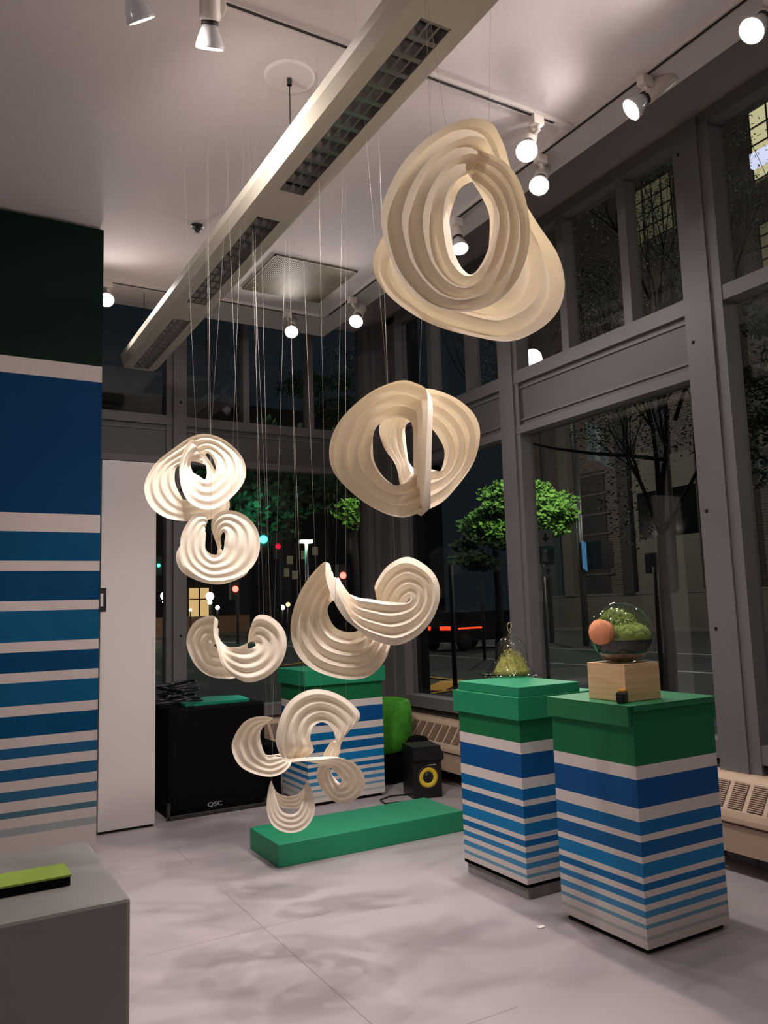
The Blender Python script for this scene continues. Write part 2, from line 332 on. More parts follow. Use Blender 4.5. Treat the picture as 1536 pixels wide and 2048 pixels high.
pane(14, (.32, YB+.06, 3.22), (1.83, YB+.068, 4.35)); pane(15, (2.003, YB+.06, 3.22), (2.55, YB+.068, 4.35)); pane(16, (2.61, YB+.06, 3.22), (3.22, YB+.068, 4.35)); pane(17, (3.28, YB+.06, 3.22), (3.84, YB+.068, 4.35))
pane(18, (-3.2, YB+.06, .62), (.2, YB+.068, 4.35))

# -- striped partition wall on the left
BLUES = [(0, 82, 148), (0, 106, 168), (0, 94, 156), (14, 126, 188), (0, 102, 164), (44, 130, 188), (70, 146, 196), (110, 164, 190), (140, 168, 176), (172, 182, 184), (184, 190, 190), (192, 194, 194)]
stripe_m = [paint('stripe_green', (22, 112, 66)), paint('stripe_white', (222, 214, 210))]+[paint('stripe_blue_%d' % i, c) for i, c in enumerate(BLUES)]
def striped(mb, x0, y0, x1, y1, zs, seq, z_top):
    """zs: falling boundary heights; seq[i] = material of the band above zs[i]"""
    top = z_top
    for z, mi in zip(zs, seq):
        vs = [(x0,y0,z),(x1,y0,z),(x1,y1,z),(x0,y1,z),(x0,y0,top),(x1,y0,top),(x1,y1,top),(x0,y1,top)]
        mb.add(vs, [(0,1,5,4),(1,2,6,5),(2,3,7,6),(3,0,4,7)], mi); top = z
    mb.add([(x0,y0,z_top),(x1,y0,z_top),(x1,y1,z_top),(x0,y1,z_top)], [(0,1,2,3)], seq[0])
    mb.add([(x0,y0,top),(x1,y0,top),(x1,y1,top),(x0,y1,top)], [(3,2,1,0)], seq[-1]); return mb
YW = 5.2; XW = on(197, 1300, 1, YW).x
wz = [733, 765, 1030, 1065.7, 1122, 1141.6, 1199, 1218, 1277.4, 1297, 1336, 1355, 1399, 1418.5, 1459, 1479, 1499, 1519, 1541.4, 1561, 1580, 1600, 1611.6, 1630.7, 1645.6]
zs = [on(200, y, 1, YW).z for y in wz]+[0]
wseq = [0, 1, 2, 1, 3, 1, 4, 1, 5, 1, 4, 1, 5, 1, 3, 1, 7, 1, 7, 1, 8, 1, 9, 1, 11, 1]
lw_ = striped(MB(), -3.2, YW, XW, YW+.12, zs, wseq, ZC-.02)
DK = [(6, 27, 19), (176, 166, 162)]+[tuple(int(v*.58) for v in c) for c in BLUES[:8]]+[tuple(int(v*.78) for v in c) for c in BLUES[8:]]  # stripe colours darkened to paint in the weak light on this wall
wl = struct('wall_left', lw_, [paint('shaded_wall_stripe_%d' % i, c, .7, .1) for i, c in enumerate(DK)])
hz0, hz1 = on(203, 1224, 1, YW).z, on(203, 1176, 1, YW).z
h = MB(); h.bbox((XW+.028, YW-.01, hz0), (XW+.042, YW+.02, hz1), .003)
h.box((XW, YW-.01, hz1-.035), (XW+.03, YW+.02, hz1)); h.box((XW, YW-.01, hz0), (XW+.03, YW+.02, hz0+.035))
ho = h.build('pull_handle', M['blackp'], wl); ho['label'] = 'black pull handle on the wall end'
struct('trim_14', MB().box((-3.2, YW+.1, ZC-.02), (XW, YW+.12, ZC)), M['wallw'])

# -- ceiling fittings
def track(name, a, b, label, grp):
    a = Vector(a); b = Vector(b); d = (b-a).normalized(); w = Vector((-d.y, d.x, 0))*.018
    t = MB(); z = ZC
    def bar(p, q, w, z0, z1, mi): t.prism([p-w+Vector((0,0,z0)), p+w+Vector((0,0,z0)), q+w+Vector((0,0,z0)), q-w+Vector((0,0,z0))], (0, 0, z1-z0), mi)
    a0 = Vector((a.x, a.y, 0)); b0 = Vector((b.x, b.y, 0))
    bar(a0, b0, w, z-.022, z, 0)
    o = thing(name, (a0+b0)/2+Vector((0,0,z-.022)), label, 'lighting track', grp)
    r = t.build('rail', M['track'], o)
    t = MB(); bar(a0+d*.05, b0-d*.12, w*.42, z-.0235, z-.0215, 0); t.build('slot', M['slot'], o); return o
G = 'ceiling lighting tracks'
track('lighting_track', (-.9, 2.93, 0), (2.93, 2.93, 0), 'white lighting track crossing the ceiling under the long hanging light', G)
track('lighting_track', (2.95, -1.5, 0), (2.95, 6.05, 0), 'long white lighting track along the ceiling edge by the right windows', G)
track('lighting_track', (-.6, 6.03, 0), (2.90, 6.03, 0), 'white lighting track near the back edge of the ceiling', G)
track('lighting_track', (-1.5, .4, 0), (2.7, .4, 0), 'white lighting track carrying the added lamps above the viewer', G)

def lamp(base, lens, aim, label, power=1.0, cone=70, mlens='lens', grp='white track spotlights', spill=1.0):
    """track spotlight: adapter, stem, housing, collar, reflector bulb and glowing lens"""
    base = Vector(base); lens = Vector(lens); aim = Vector(aim).normalized()
    o = thing('track_spotlight', base, label, 'spotlight', grp)
    MB().bbox(base+Vector((-.035, -.022, -.05)), base+Vector((.035, .022, -.0)), .004).build('adapter', M['lampw'], o)
    m4 = frame_to(lens-aim*.27, aim)
    top = lens-aim*.25
    MB().tube([base+Vector((0, 0, -.04)), base+Vector((.01, 0, -.07)), top+aim*.04], .012, 8).build('stem', M['lampw'], o)
    hs = MB(); hs.lathe([(0, 0), (.036, 0), (.041, .006), (.041, .165), (.036, .17), (0, .17)], 20, 0, m4); hs.build('housing', M['lampw'], o)
    MB().lathe([(.0, .171), (.034, .171), (.034, .186), (0, .186)], 20, 0, m4).build('collar', M['ring'], o)
    MB().lathe([(0, .184), (.03, .184), (.036, .2), (.047, .225), (.057, .256), (.0585, .268), (.054, .27)], 24, 0, m4).build('bulb', M['lampb'], o)
    MB().disc(.054, .266, 24, 0, m4).build('lens', M[mlens], o)
    ld = bpy.data.lights.new('spot', 'SPOT'); ld.energy = SPOT_W*power; ld.spot_size = math.radians(cone); ld.spot_blend = .85; ld.shadow_soft_size = .05
    ld.color = (1.0, .895, .845)
    lo = bpy.data.objects.new('spot_beam', ld); COL.objects.link(lo); lo.parent = o
    mm = frame_to(lens+aim*.02-base, -aim); lo.matrix_local = mm
    sp = bpy.data.lights.new('bulb_spill', 'SPOT'); sp.energy = SPILL*power*spill; sp.shadow_soft_size = .05; sp.color = ld.color; sp.spot_size = math.radians(168); sp.spot_blend = .6
    so = bpy.data.objects.new('bulb_spill', sp); COL.objects.link(so); so.parent = o; so.matrix_local = frame_to(lens+aim*.03-base, -aim)
    return o
Z4 = ZC-.022
lamp((2.69, 2.93, Z4), on(1053, 303, 1, 2.93), (-.50, -.42, -.75), 'track spotlight at the end of the cross track, right of the top sculpture')
lamp((2.95, 3.20, Z4), on(1078, 372, 0, 2.95), (-.52, -.40, -.75), 'track spotlight just below the cross-track one, nearer the windows')
lamp((2.95, 2.44, Z4), on(1262, 220, 0, 2.93), (-.66, .40, -.64), 'track spotlight seen side on, tilted left, above the near pedestal', mlens='lensdim', spill=.55)
lamp((2.95, 1.80, Z4), on(1503, 62, 0, 2.95), (-.66, .14, -.72), 'track spotlight in the top right corner', 1.5, 60)
lamp((2.95, 4.02, Z4), on(920, 498, 0, 2.95), (-.1, -.35, -.93), 'track spotlight seen through the opening of the top sculpture')
lamp((2.95, 5.50, Z4), on(712, 643, 0, 2.95), (-.48, -.52, -.70), 'track spotlight on the side track, second nearest the back corner')
lamp((2.60, 6.03, Z4), on(583, 664, 1, 6.03), (-.32, -.66, -.68), 'track spotlight hanging from the back track beside the ceiling grille')
lamp((1.13, 6.03, Z4), on(213, 600, 1, 6.03), (-.10, -.72, -.68), 'track spotlight at the edge of the striped wall')
lamp((.97, 2.93, Z4), on(420, 98, 1, 2.93), (.16, .50, -.85), 'track spotlight turned away, its bulb seen from behind', 1.1)
lamp((.66, 2.93, Z4), on(284, 42, 1, 2.93), (.52, .38, -.76), 'leftmost track spotlight of the cross track, lens half visible', 1.1, mlens='lensdim')
# unseen lamps added for bounce light and pleat contrast, above and behind the viewer
for (bx, by, ax_, ay_, pw, lab) in ((-.5, 2.93, 1.6, -.62, .55, 'added unseen spotlight on the cross track beyond the left edge of the view'), (-.9, .4, -.1, .1, .15, 'leftmost added spotlight, unseen above the viewer'), (.4, .4, .1, .25, .15, 'second from left added spotlight, unseen above the viewer'), (1.5, .4, .1, .3, .12, 'third from left added spotlight, unseen above the viewer'), (2.4, .4, -.70, 1.38, .6, 'rightmost added spotlight, unseen above the viewer')):
    v = Vector((ax_, ay_, -.9)).normalized()
    lamp((bx, by, Z4), Vector((bx, by, ZC-.2))+v*.1, v, lab, pw, 34 if pw > .5 else 95, spill=.12, grp='added spotlights out of view')

# long hanging light
FX, FZ = 1.468, 3.45
fr = thing('pendant_light', (FX, 4.0, FZ), 'long cream pendant light with louvred sections, switched off, under the ceiling', 'light')
prof = [(-.105, 0), (-.13, .006), (-.158, .05), (-.165, .085), (-.15, .11), (-.10, .125), (.10, .125), (.15, .11), (.165, .085), (.158, .05), (.13, .006), (.105, 0)]
Y0, Y1 = .35, 6.50
fb = MB(); n = len(prof); st = []
for y, k in ((Y0, .8), (Y0+.03, 1), (Y1-.12, 1), (Y1-.04, .92), (Y1-.01, .75), (Y1, .55)):
    st.append([(FX+a*k, y, FZ+.06+(b-.06)*(k if k < 1 else 1)) for a, b in prof])
for i in range(len(st)-1):
    for j in range(n-1):
        fb.add([st[i][j], st[i][j+1], st[i+1][j+1], st[i+1][j]], [(0, 3, 2, 1)], 0, True)
fb.add(st[0], [list(range(n))]); fb.add(st[-1], [list(range(n))[::-1]])
secs = [(5.20, 6.40), (3.62, 4.88), (2.07, 3.33), (.52, 1.78)]
ys_ = [Y0+.03]+[v for s_ in reversed(secs) for v in s_]+[Y1-.12]
LW = .062
fb.box((FX-.105, Y0+.02, FZ), (FX-LW, Y1-.05, FZ+.004)); fb.box((FX+LW, Y0+.02, FZ), (FX+.105, Y1-.05, FZ+.004))
for a, b in ((Y0+.02, .52), (1.78, 2.07), (3.33, 3.62), (4.88, 5.20), (6.40, Y1-.05)): fb.box((FX-LW, a, FZ), (FX+LW, b, FZ+.004))
fb.build('body', M['fixture'], fr)
for a, b in secs:
    lv = MB(); lv.box((FX-LW, a, FZ+.06), (FX+LW, b, FZ+.064), 0)
    lv.box((FX-LW, a, FZ+.001), (FX-LW+.003, b, FZ+.06), 0); lv.box((FX+LW-.003, a, FZ+.001), (FX+LW, b, FZ+.06), 0)
    k = 13
    for i in range(k+1):
        y = a+(b-a)*i/k
        lv.add([(FX-LW, y-.012, FZ+.001), (FX+LW, y-.012, FZ+.001), (FX+LW, y+.004, FZ+.045), (FX-LW, y+.004, FZ+.045), (FX-LW, y+.012, FZ+.001), (FX+LW, y+.012, FZ+.001)], [(0,1,2,3), (3,2,5,4), (0,4,5,1)], 0)
    for xx in (-.021, .021): lv.add([(FX+xx-.004, a, FZ+.002), (FX+xx+.004, a, FZ+.002), (FX+xx+.004, b, FZ+.002), (FX+xx-.004, b, FZ+.002), (FX+xx, a, FZ+.04), (FX+xx, b, FZ+.04)], [(0,1,2,3), (0,3,5,4), (1,4,5,2)], 0)
    lv.build('louvre', M['louvre'], fr)
for y in (3.26, 6.18): MB().tube([(FX-.03, y, FZ+.12), (FX-.03, y, ZC)], .0028, 6).build('suspension_cable', M['wire'], fr)
MB().lathe([(.0, ZC-.012), (.105, ZC-.010), (.12, ZC-.006), (.122, ZC)], 40, 0, Matrix.Translation((FX-.03, 3.26, 0))).build('canopy', M['ceil'], fr)
MB().lathe([(.012, ZC-.045), (.012, ZC-.012)], 10, 0, Matrix.Translation((FX-.03, 3.26, 0))).build('cable_grip', M['wire'], fr)

# ceiling return-air grille
gx0, gx1, gy0, gy1 = 2.10, 2.77, 5.07, 5.75
g = thing('ceiling_grille', ((gx0+gx1)/2, (gy0+gy1)/2, ZC-.01), 'square beige slatted air grille in the ceiling near the back track', 'air grille')
MB().box((gx0, gy0, ZC-.004), (gx1, gy1, ZC)).build('backing', M['grilled'], g)
gm = MB(); k = 46
for i in range(k): x = gx0+.012+(gx1-gx0-.024)*i/(k-1); gm.box((x-.0045, gy0+.01, ZC-.011), (x+.0045, gy1-.01, ZC-.004))
gm.build('slats', M['grille'], g)
gm = MB(); gm.box((gx0, gy0, ZC-.012), (gx1, gy0+.012, ZC)); gm.box((gx0, gy1-.012, ZC-.012), (gx1, gy1, ZC)); gm.box((gx0, gy0, ZC-.012), (gx0+.012, gy1, ZC)); gm.box((gx1-.012, gy0, ZC-.012), (gx1, gy1, ZC))
gm.build('rim', M['grille'], g)
# sprinkler head
sd = thing('sprinkler_head', (1.586, 4.91, ZC), 'small dark round sprinkler head on the ceiling left of the pendant light', 'sprinkler')
T = Matrix.Translation((1.586-.1, 4.91, 0))
MB().lathe([(0, ZC-.012), (.04, ZC-.010), (.044, ZC)], 20, 0, T).build('escutcheon', M['wire'], sd)
MB().lathe([(0, ZC-.045), (.02, ZC-.042), (.018, ZC-.03), (.012, ZC-.012)], 14, 0, T).build('head', M['ring'], sd)

# ================================================================== heaters
def heater(name, p0, p1, inward, label, bottom=.06):
    """fin-tube cover: body profile, sloping slatted grille, dark feet"""
    p0 = Vector(p0); p1 = Vector(p1); d = (p1-p0).normalized(); L = (p1-p0).length; w = Vector(inward)
    o = thing(name, (p0+p1)/2, label, 'heater', 'wall heaters under the windows')
    def P(s, a, z): return p0+d*s+w*a+Vector((0, 0, z))
    body = MB()
    prof = [(0, .49), (.085, .49), (.10, .482), (.118, .462), (.215, .325), (.232, .292), (.236, .27), (.226, .262), (.226, .11), (0, .11)]
    pr = [P(0, a, z) for a, z in prof]; body.prism(pr, d*L); body.build('body', M['heater'], o)
    n0 = Vector((0, 0, 0))
    # grille face between (.118,.462) and (.215,.325)
    A = (.124, .456); B = (.211, .333); nrm = Vector((B[1]-A[1], A[0]-B[0])); nx, nz = .8165*.8, .577*.8
    gap = MB(); sl = MB(); k = int(L/.118)
    for i in range(k):
        s0 = i*.118+.012; s1 = s0+.088
        q = [P(s0, A[0]+.002, A[1]+.002), P(s1, A[0]+.002, A[1]+.002), P(s1, B[0]+.002, B[1]+.002), P(s0, B[0]+.002, B[1]+.002)]
        gap.add(q, [(0, 1, 2, 3)])
        for j in range(13):
            t = (j+.5)/13; a = A[0]+(B[0]-A[0])*t; z = A[1]+(B[1]-A[1])*t
            sl.add([P(s0, a+.0022, z+.006), P(s1, a+.0022, z+.006), P(s1, a+.0062, z+.0005), P(s0, a+.0062, z+.0005)], [(0, 1, 2, 3)])
    gap.build('grille_opening', M['heaterin'], o); sl.build('grille_slats', M['slat'], o)
    lip = MB(); lip.prism([P(0, .2275, .255), P(0, .2275, .262), P(0, .224, .262), P(0, .224, .255)], d*L); lip.build('joint', M['heaterin'], o)
    for s in [x*.9+.25 for x in range(int(L/.9))]:
        ft = MB(); c = P(s, .16, 0); ft.tube([c, c+Vector((0, 0, .115))], .012, 8); ft.build('foot', M['steel'], o)
    return o
heater('wall_heater', (XR, 1.2, 0), (XR, 6.9, 0), (-1, 0, 0), 'long beige slatted wall heater under the right windows')
heater('wall_heater', (1.9, YB, 0), (3.70, YB, 0), (0, -1, 0), 'beige slatted wall heater under the back window behind the pedestals')

# ================================================================== pedestals
ez = [875, 942, 1085, 1150, 1218, 1252, 1325, 1357, 1427, 1458, 1495, 1528, 1562, 1594, 1628, 1662, 1683, 1722, 1742]
xq, yq = 2.63, 2.487
pz = []
for y in ez:
    py = y/2.477+1180; px = 1269.6+(py-1533)*(1298-1269.6)/(1914-1533); pz.append((on(px, py, 0, xq).z+on(px, py, 1, yq).z)/2)
pseq = [0, 1, 2, 1, 3, 1, 4, 1, 5, 1, 3, 1, 7, 1, 8, 1, 9, 1, 12, 1]
def pedestal(x0, y0, w, dpt, label, h=.985, base=.025, cap=True, dirty=False):
    o = thing('striped_pedestal', (x0+w/2, y0+dpt/2, 0), label, 'pedestal', 'striped plywood pedestals')
    b = striped(MB(), x0, y0, x0+w, y0+dpt, pz+[base if not dirty else .075], pseq, h-.03); b.build('body', stripe_m, o)
    bs = MB()
    if dirty: bs.box((x0+.012, y0+.012, 0), (x0+w-.012, y0+dpt-.012, .078)); bs.build('base', M['basegrey'], o)
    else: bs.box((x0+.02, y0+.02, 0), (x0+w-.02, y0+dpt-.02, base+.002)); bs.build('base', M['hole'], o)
    if cap:
        c = MB(); e = .022
        c.bbox((x0-e, y0-e, h-.115), (x0+w+e, y0+dpt+e, h), .003); c.build('cap', M['green'], o)
    return o
# near pedestal
HN = on(1262, 1413, 0, 2.608).z
o = pedestal(2.63, 2.485, .515, .51, 'near right striped pedestal with a green cap, carrying the globe terrarium', HN, cap=False)
c = MB(); c.box((2.631, 2.486, HN-.031), (3.144, 2.994, HN-.003)); c.bbox((2.607, 2.489, HN-.088), (2.6295, 2.999, HN-.0045), .002); c.bbox((3.1455, 2.489, HN-.10), (3.166, 2.999, HN-.0045), .002)
c.bbox((2.606, 2.474, HN-.004), (3.167, 3.0, HN), .0015); c.bbox((2.632, 2.475, HN-.026), (3.143, 2.4845, HN-.0045), .0015)
c.build('cap', M['greend'], o)
# far pedestal with a riser
o = pedestal(2.634, 3.245, .50, .53, 'striped pedestal behind the near one, with a stepped green top and the bell jar', .985, dirty=True)
FJ0 = on(1037, 1375, 2, 1.035); FJ1 = on(1158, 1353, 1, FJ0.y).x; FJ2 = on(916, 1354, 0, FJ0.x).y
r = MB(); r.bbox((FJ0.x, FJ0.y, .985), (FJ1, FJ2, 1.035), .003); r.build('riser', M['green'], o)
# back pedestal
o = pedestal(2.535, 5.62, .655, .50, 'wide striped pedestal at the back between the black subwoofer and the studio monitor', 1.0)

# green low bench
b = MB().bbox((1.807, 4.44, 0), (3.10, 4.90, .128), .004); bo = b.build('low_platform', M['green'], None, (2.45, 4.67, 0)); tag(bo, 'long low green platform lying on the floor beneath the lowest sculpture', 'platform')

# white partition panel
b = MB().bbox((1.066, 5.80, .018), (1.447, 5.86, 2.56), .003); bo = b.build('white_panel', M['white'], None, (1.25, 5.83, 0)); tag(bo, 'tall plain white panel standing beside the striped wall', 'panel')
MB().box((1.08, 5.81, 0), (1.435, 5.85, .02)).build('foot', M['hole'], bo)['_'] = 0  # black block painting in the shade of the gap below the panel

# subwoofer
s0 = Vector((1.56, 5.90, 0)); sw = thing('subwoofer', (1.95, 6.1, 0), 'big black carpeted subwoofer cabinet with scuffed bottom edges, behind the white panel', 'loudspeaker')
b = MB(); b.bbox((1.56, 5.88, .02), (2.30, 6.42, .775), .02); b.build('cabinet', M['black'], sw)
b = MB(); b.box((1.59, 5.874, .06), (2.27, 5.882, .74)); b.build('front_grille', M['black'], sw)
b = MB()
for (a, c_) in (((1.555, 5.872, .0), (2.305, 5.90, .03)), ((1.552, 5.872, .0), (1.575, 5.90, .12)), ((2.285, 5.872, 0), (2.308, 5.90, .06))): b.bbox(a, c_, .006)
b.build('edge_trim', M['scuff'], sw)
text_obj('logo', 'QSC', .042, frame_to(on(430, 1608, 1, 5.872), (0, -1, 0)) @ Matrix.Scale(1.35, 4, (1, 0, 0)), M['logo'], sw)
# teal sheet + cable pile on it
b = MB(); zt = .777
pts = [(1.70, 5.93), (2.20, 5.95), (2.24, 6.28), (2.02, 6.36), (1.80, 6.30), (1.69, 6.05)]
b.prism([(x, y, zt) for x, y in pts], (0, 0, .02)); bo = b.build('teal_board', M['teal'], None, (1.95, 6.1, zt)); tag(bo, 'teal sheet lying on top of the black subwoofer', 'board')
b = MB(); random.seed(3)
for k in range(13):
    c_ = Vector((1.615+random.uniform(-.10, .12), 6.0+random.uniform(-.08, .14), .80+.012*k)); rr = random.uniform(.05, .13)
    ph = random.uniform(0, 6); tl = random.uniform(-.3, .3)
    b.tube([c_+Vector((rr*math.cos(t*.45+ph), rr*.8*math.sin(t*.45+ph), tl*rr*math.cos(t*.45))) for t in range(15)], .009, 6)
bo = b.build('cable_pile', M['blackp'], None, (1.52, 6.0, .78)); tag(bo, 'tangled heap of black cables on the left of the subwoofer', 'cables')
# black case right of sub
b = MB().bbox((2.30, 6.05, 0), (2.50, 6.5, .42), .015); b.build('x', M['black']).name = 'equipment_case'
tag(bpy.data.objects['equipment_case'], 'plain black case on the floor between the subwoofer and the back pedestal', 'case')

# studio monitor
m0 = on(822, 1594, 2, 0); mo = thing('studio_monitor', (3.44, 5.48, 0), 'black studio monitor loudspeaker with a yellow cone, on the floor behind the green platform', 'loudspeaker')
R = Matrix.Translation((3.43, 5.44, 0)) @ Matrix.Rotation(-.22, 4, 'Z')
b = MB(); b.box((-.115, -.11, .0), (.115, .14, .385), 0, R)
b.build('cabinet', M['blackp'], mo)
b = MB(); b.add([R @ Vector(p_) for p_ in ((-.115, -.11, .36), (.115, -.11, .36), (.125, -.145, .335), (-.125, -.145, .335), (-.125, -.145, .29), (.125, -.145, .29), (-.115, -.112, .27), (.115, -.112, .27))], [(0, 1, 2, 3), (3, 2, 5, 4), (4, 5, 7, 6)])
b.build('front_brow', M['blackp'], mo)
cm = R @ frame_to((0.005, -.112, .155), (0, -1, 0))
MB().lathe([(.076, 0), (.068, .006), (.036, -.004), (.036, -.006)], 32, 0, cm).build('cone', M['yellow'], mo)
MB().lathe([(.036, -.004), (.03, .004), (.02, .009), (0, .011)], 24, 0, cm).build('dust_cap', M['blackp'], mo)
MB().lathe([(.09, 0), (.088, .004), (.077, .005), (.076, 0)], 32, 0, cm).build('surround', M['ring'], mo)
MB().box((.01, -.114, .243), (.07, -.111, .250), 0, R).build('badge', M['logo'], mo)
# equipment bag beside
bg = MB(); 
prof = [(0, .0), (.17, 0), (.19, .06), (.19, .22), (.16, .33), (.10, .40), (0, .42)]
bg.lathe(prof, 20, 0, Matrix.Translation((3.62, 5.80, 0)) @ Matrix.Diagonal((.72, .8, .95, 1)))
bo = bg.build('equipment_bag', M['black'], None, (3.72, 5.62, 0)); tag(bo, 'slumped black bag on the floor right of the studio monitor', 'bag')
cb = MB(); cb.tube([on(814, 1589, 2, .008), on(800, 1590, 2, .008), on(780, 1592, 2, .008), on(760, 1600, 2, .008), on(770, 1607, 2, .008), on(812, 1603, 2, .008)], .006, 6)
bo = cb.build('power_cable', M['blackp'], None, (3.1, 5.4, 0)); tag(bo, 'thin black cable curling on the floor left of the studio monitor', 'cable')

# bright green tub chair
ch = thing('tub_chair', (3.40, 6.25, 0), 'rounded bright green fabric chair behind the studio monitor, under the heater', 'chair')
b = MB(); cx, cy = 3.44, 6.18
prof = [(.25, .22), (.275, .24), (.29, .32), (.295, .50), (.28, .58), (.25, .595), (.225, .57), (.22, .44), (.0, .43)]
b.lathe(prof, 28, 0, Matrix.Translation((cx, cy, 0)) @ Matrix.Diagonal((1.08, 1.0, 1.12, 1))); b.build('shell', M['limechair'], ch)
b = MB(); b.lathe([(0, .0), (.26, .0), (.262, .22), (0, .22)], 24, 0, Matrix.Translation((cx, cy, 0))); b.build('plinth', M['black'], ch)

# grey plinth and the green book in the foreground
gb = MB().bbox((-.75, 2.61, 0), (.58, 3.35, .60), .012); bo = gb.build('grey_plinth', M['boxgrey'], None, (0, 3, 0)); tag(bo, 'low grey painted plinth in the lower left foreground', 'plinth')
bk = thing('notebook', (.2, 3.05, .60), 'flat lime green covered book lying on the grey plinth', 'book')
e1, e2 = on(143, 1752, 2, .63), on(122, 1730, 2, .63)
dx = (e2-e1)
def bookpoly(z, gr=0): return [(-.25, e1.y-gr, z), (e1.x+gr, e1.y-gr, z), (e2.x+gr+.01, e2.y, z), (-.25, e2.y, z)]
b = MB(); b.prism(bookpoly(.629), (0, 0, .006)); b.build('front_cover', M['lime'], bk)
b = MB(); b.prism(bookpoly(.602, -.003), (0, 0, .027)); b.build('pages', M['black'], bk)
# scrap of paper on the floor
q = on(1082, 1855, 2, 0); b = MB(); b.prism([q+Vector((.018*math.cos(t), .014*math.sin(t*1.0)+.004*math.sin(3*t), .001)) for t in [k*PI/5 for k in range(10)]], (0, 0, .003))
bo = b.build('paper_scrap', M['scrap'], None, q); tag(bo, 'tiny white scrap of paper on the floor left of the near pedestal', 'scrap')

# ================================================================== terrariums
def fluff(mb, center, rx, ry, rz, count, ln, seed, zmin=-9):
    """little moss fronds"""
    rnd = random.Random(seed)
    for _ in range(count):
        th = rnd.uniform(0, 2*PI); u = rnd.uniform(-.3, 1); rr = rnd.uniform(.5, 1)
        p_ = Vector(center)+Vector((rx*rr*math.cos(th)*math.sqrt(max(0, 1-u*u)), ry*rr*math.sin(th)*math.sqrt(max(0, 1-u*u)), rz*rr*u))
        if p_.z < zmin: continue
        d = Vector((rnd.uniform(-1, 1), rnd.uniform(-1, 1), rnd.uniform(.1, 1))).normalized()*ln*rnd.uniform(.5, 1)
        w = d.orthogonal().normalized()*ln*.14
        mb.add([p_-w, p_+w, p_+d*.6+w*.7+Vector((0, 0, ln*.1)), p_+d], [(0, 1, 2, 3)])
# globe on a wooden box
ZT = HN
bx0, by0 = on(1240, 1403, 2, ZT).x, on(1240, 1403, 2, ZT).y
pA = on(1253, 1405, 2, ZT)   # near corner of the box
pL = on(1178, 1391, 2, ZT); pR = on(1322, 1392, 2, ZT)
wbx = thing('wooden_box', (pA.x+.07, pA.y+.07, ZT), 'open pine box holding up the globe terrarium on the near pedestal', 'box')
X0, Y0b = pA.x, pA.y; Y1b = on(1178, 1391, 0, X0).y; X1 = on(1322, 1394, 1, Y0b).x
zb = on(1236, 1328, 0, X0).z
t = .018
MB().bbox((X0, Y0b, ZT+.001), (X1, Y0b+t, zb), .002).build('front_board', M['wood'], wbx)
MB().bbox((X0, Y0b+t, ZT+.001), (X0+t, Y1b, zb), .002).build('side_board', M['wood'], wbx)
MB().bbox((X1-t, Y0b+t, ZT+.001), (X1, Y1b, zb), .002).build('side_board', M['wood'], wbx)
MB().bbox((X0+t, Y1b-t, ZT+.001), (X1-t, Y1b, zb), .002).build('back_board', M['wood'], wbx)
for px_, py_ in ((1255, 1342), (1312, 1336), (1317, 1385)):
    q = on(px_, py_, 1, Y0b-.0005); MB().add([q+Vector((.0025*math.cos(t_*PI/4), 0, .0025*math.sin(t_*PI/4))) for t_ in range(8)], [list(range(8))]).build('nail_hole', M['ring'], wbx)
gc = Vector(((X0+X1)/2, (Y0b+Y1b)/2, 0)); dep = (gc+Vector((0, 0, 1.3))-CO).dot(CF)
ctr = at(1243, 1266, dep); gr = 62.5/F_PX*dep
gl = thing('globe_terrarium', (ctr.x, ctr.y, zb), 'round glass globe terrarium with moss, black soil and gravel, plugged by a cork', 'terrarium')
cork_c = at(1182, 1263, dep-.03); cdir = (cork_c-ctr); cdir.normalize(); cdir = Vector((cdir.x-.25, cdir.y-.55, cdir.z)).normalized()
Tm = Matrix.Translation(ctr)
prof = [(gr*math.sin(a), -gr*math.cos(a)) for a in [PI*k/28 for k in range(29)]]
zfl = -gr*.93; prof = [(r_, max(z_, zfl)) for r_, z_ in prof]
MB().lathe(prof, 40, 0, Tm).build('glass_globe', M['globe'], gl)
def seg(z0, z1, k=.95, n_=8, rough=.004, seed=1):
    zz = [z0+(z1-z0)*i/n_ for i in range(n_+1)]
    return [(0, z0)]+[(math.sqrt(max(0, (gr*k)**2-z*z)), z) for z in zz]+[(0, z1)]
MB().lathe(seg(zfl*.98, -gr*.62), 32, 0, Tm).build('gravel', M['pebble'], gl)
MB().lathe(seg(-gr*.62, -gr*.22), 32, 0, Tm).build('soil', M['soil'], gl)
ms = MB(); ms.lathe([(0, -.22*gr), (gr*.92, -.2*gr), (gr*.9, .0*gr), (gr*.75, .2*gr), (gr*.4, .35*gr), (0, .4*gr)], 32, 0, Tm)
fluff(ms, ctr+Vector((0, 0, -.06*gr)), gr*.86, gr*.86, gr*.4, 2600, gr*.16, 5); fluff(ms, ctr+Vector((-.1*gr, .1*gr, .2*gr)), gr*.66, gr*.6, gr*.55, 2200, gr*.16, 6)
ms.build('moss', M['moss'], gl)
m4 = frame_to(ctr+cdir*gr*.9, cdir)
MB().lathe([(0, 0), (gr*.36, 0), (gr*.40, gr*.32), (gr*.38, gr*.36), (0, gr*.36)], 12, 0, m4).build('cork', M['cork'], gl)
MB().lathe([(gr*.36, -gr*.05), (gr*.37, gr*.1), (gr*.39, gr*.12)], 24, 0, m4).build('glass_neck', M['globe'], gl)
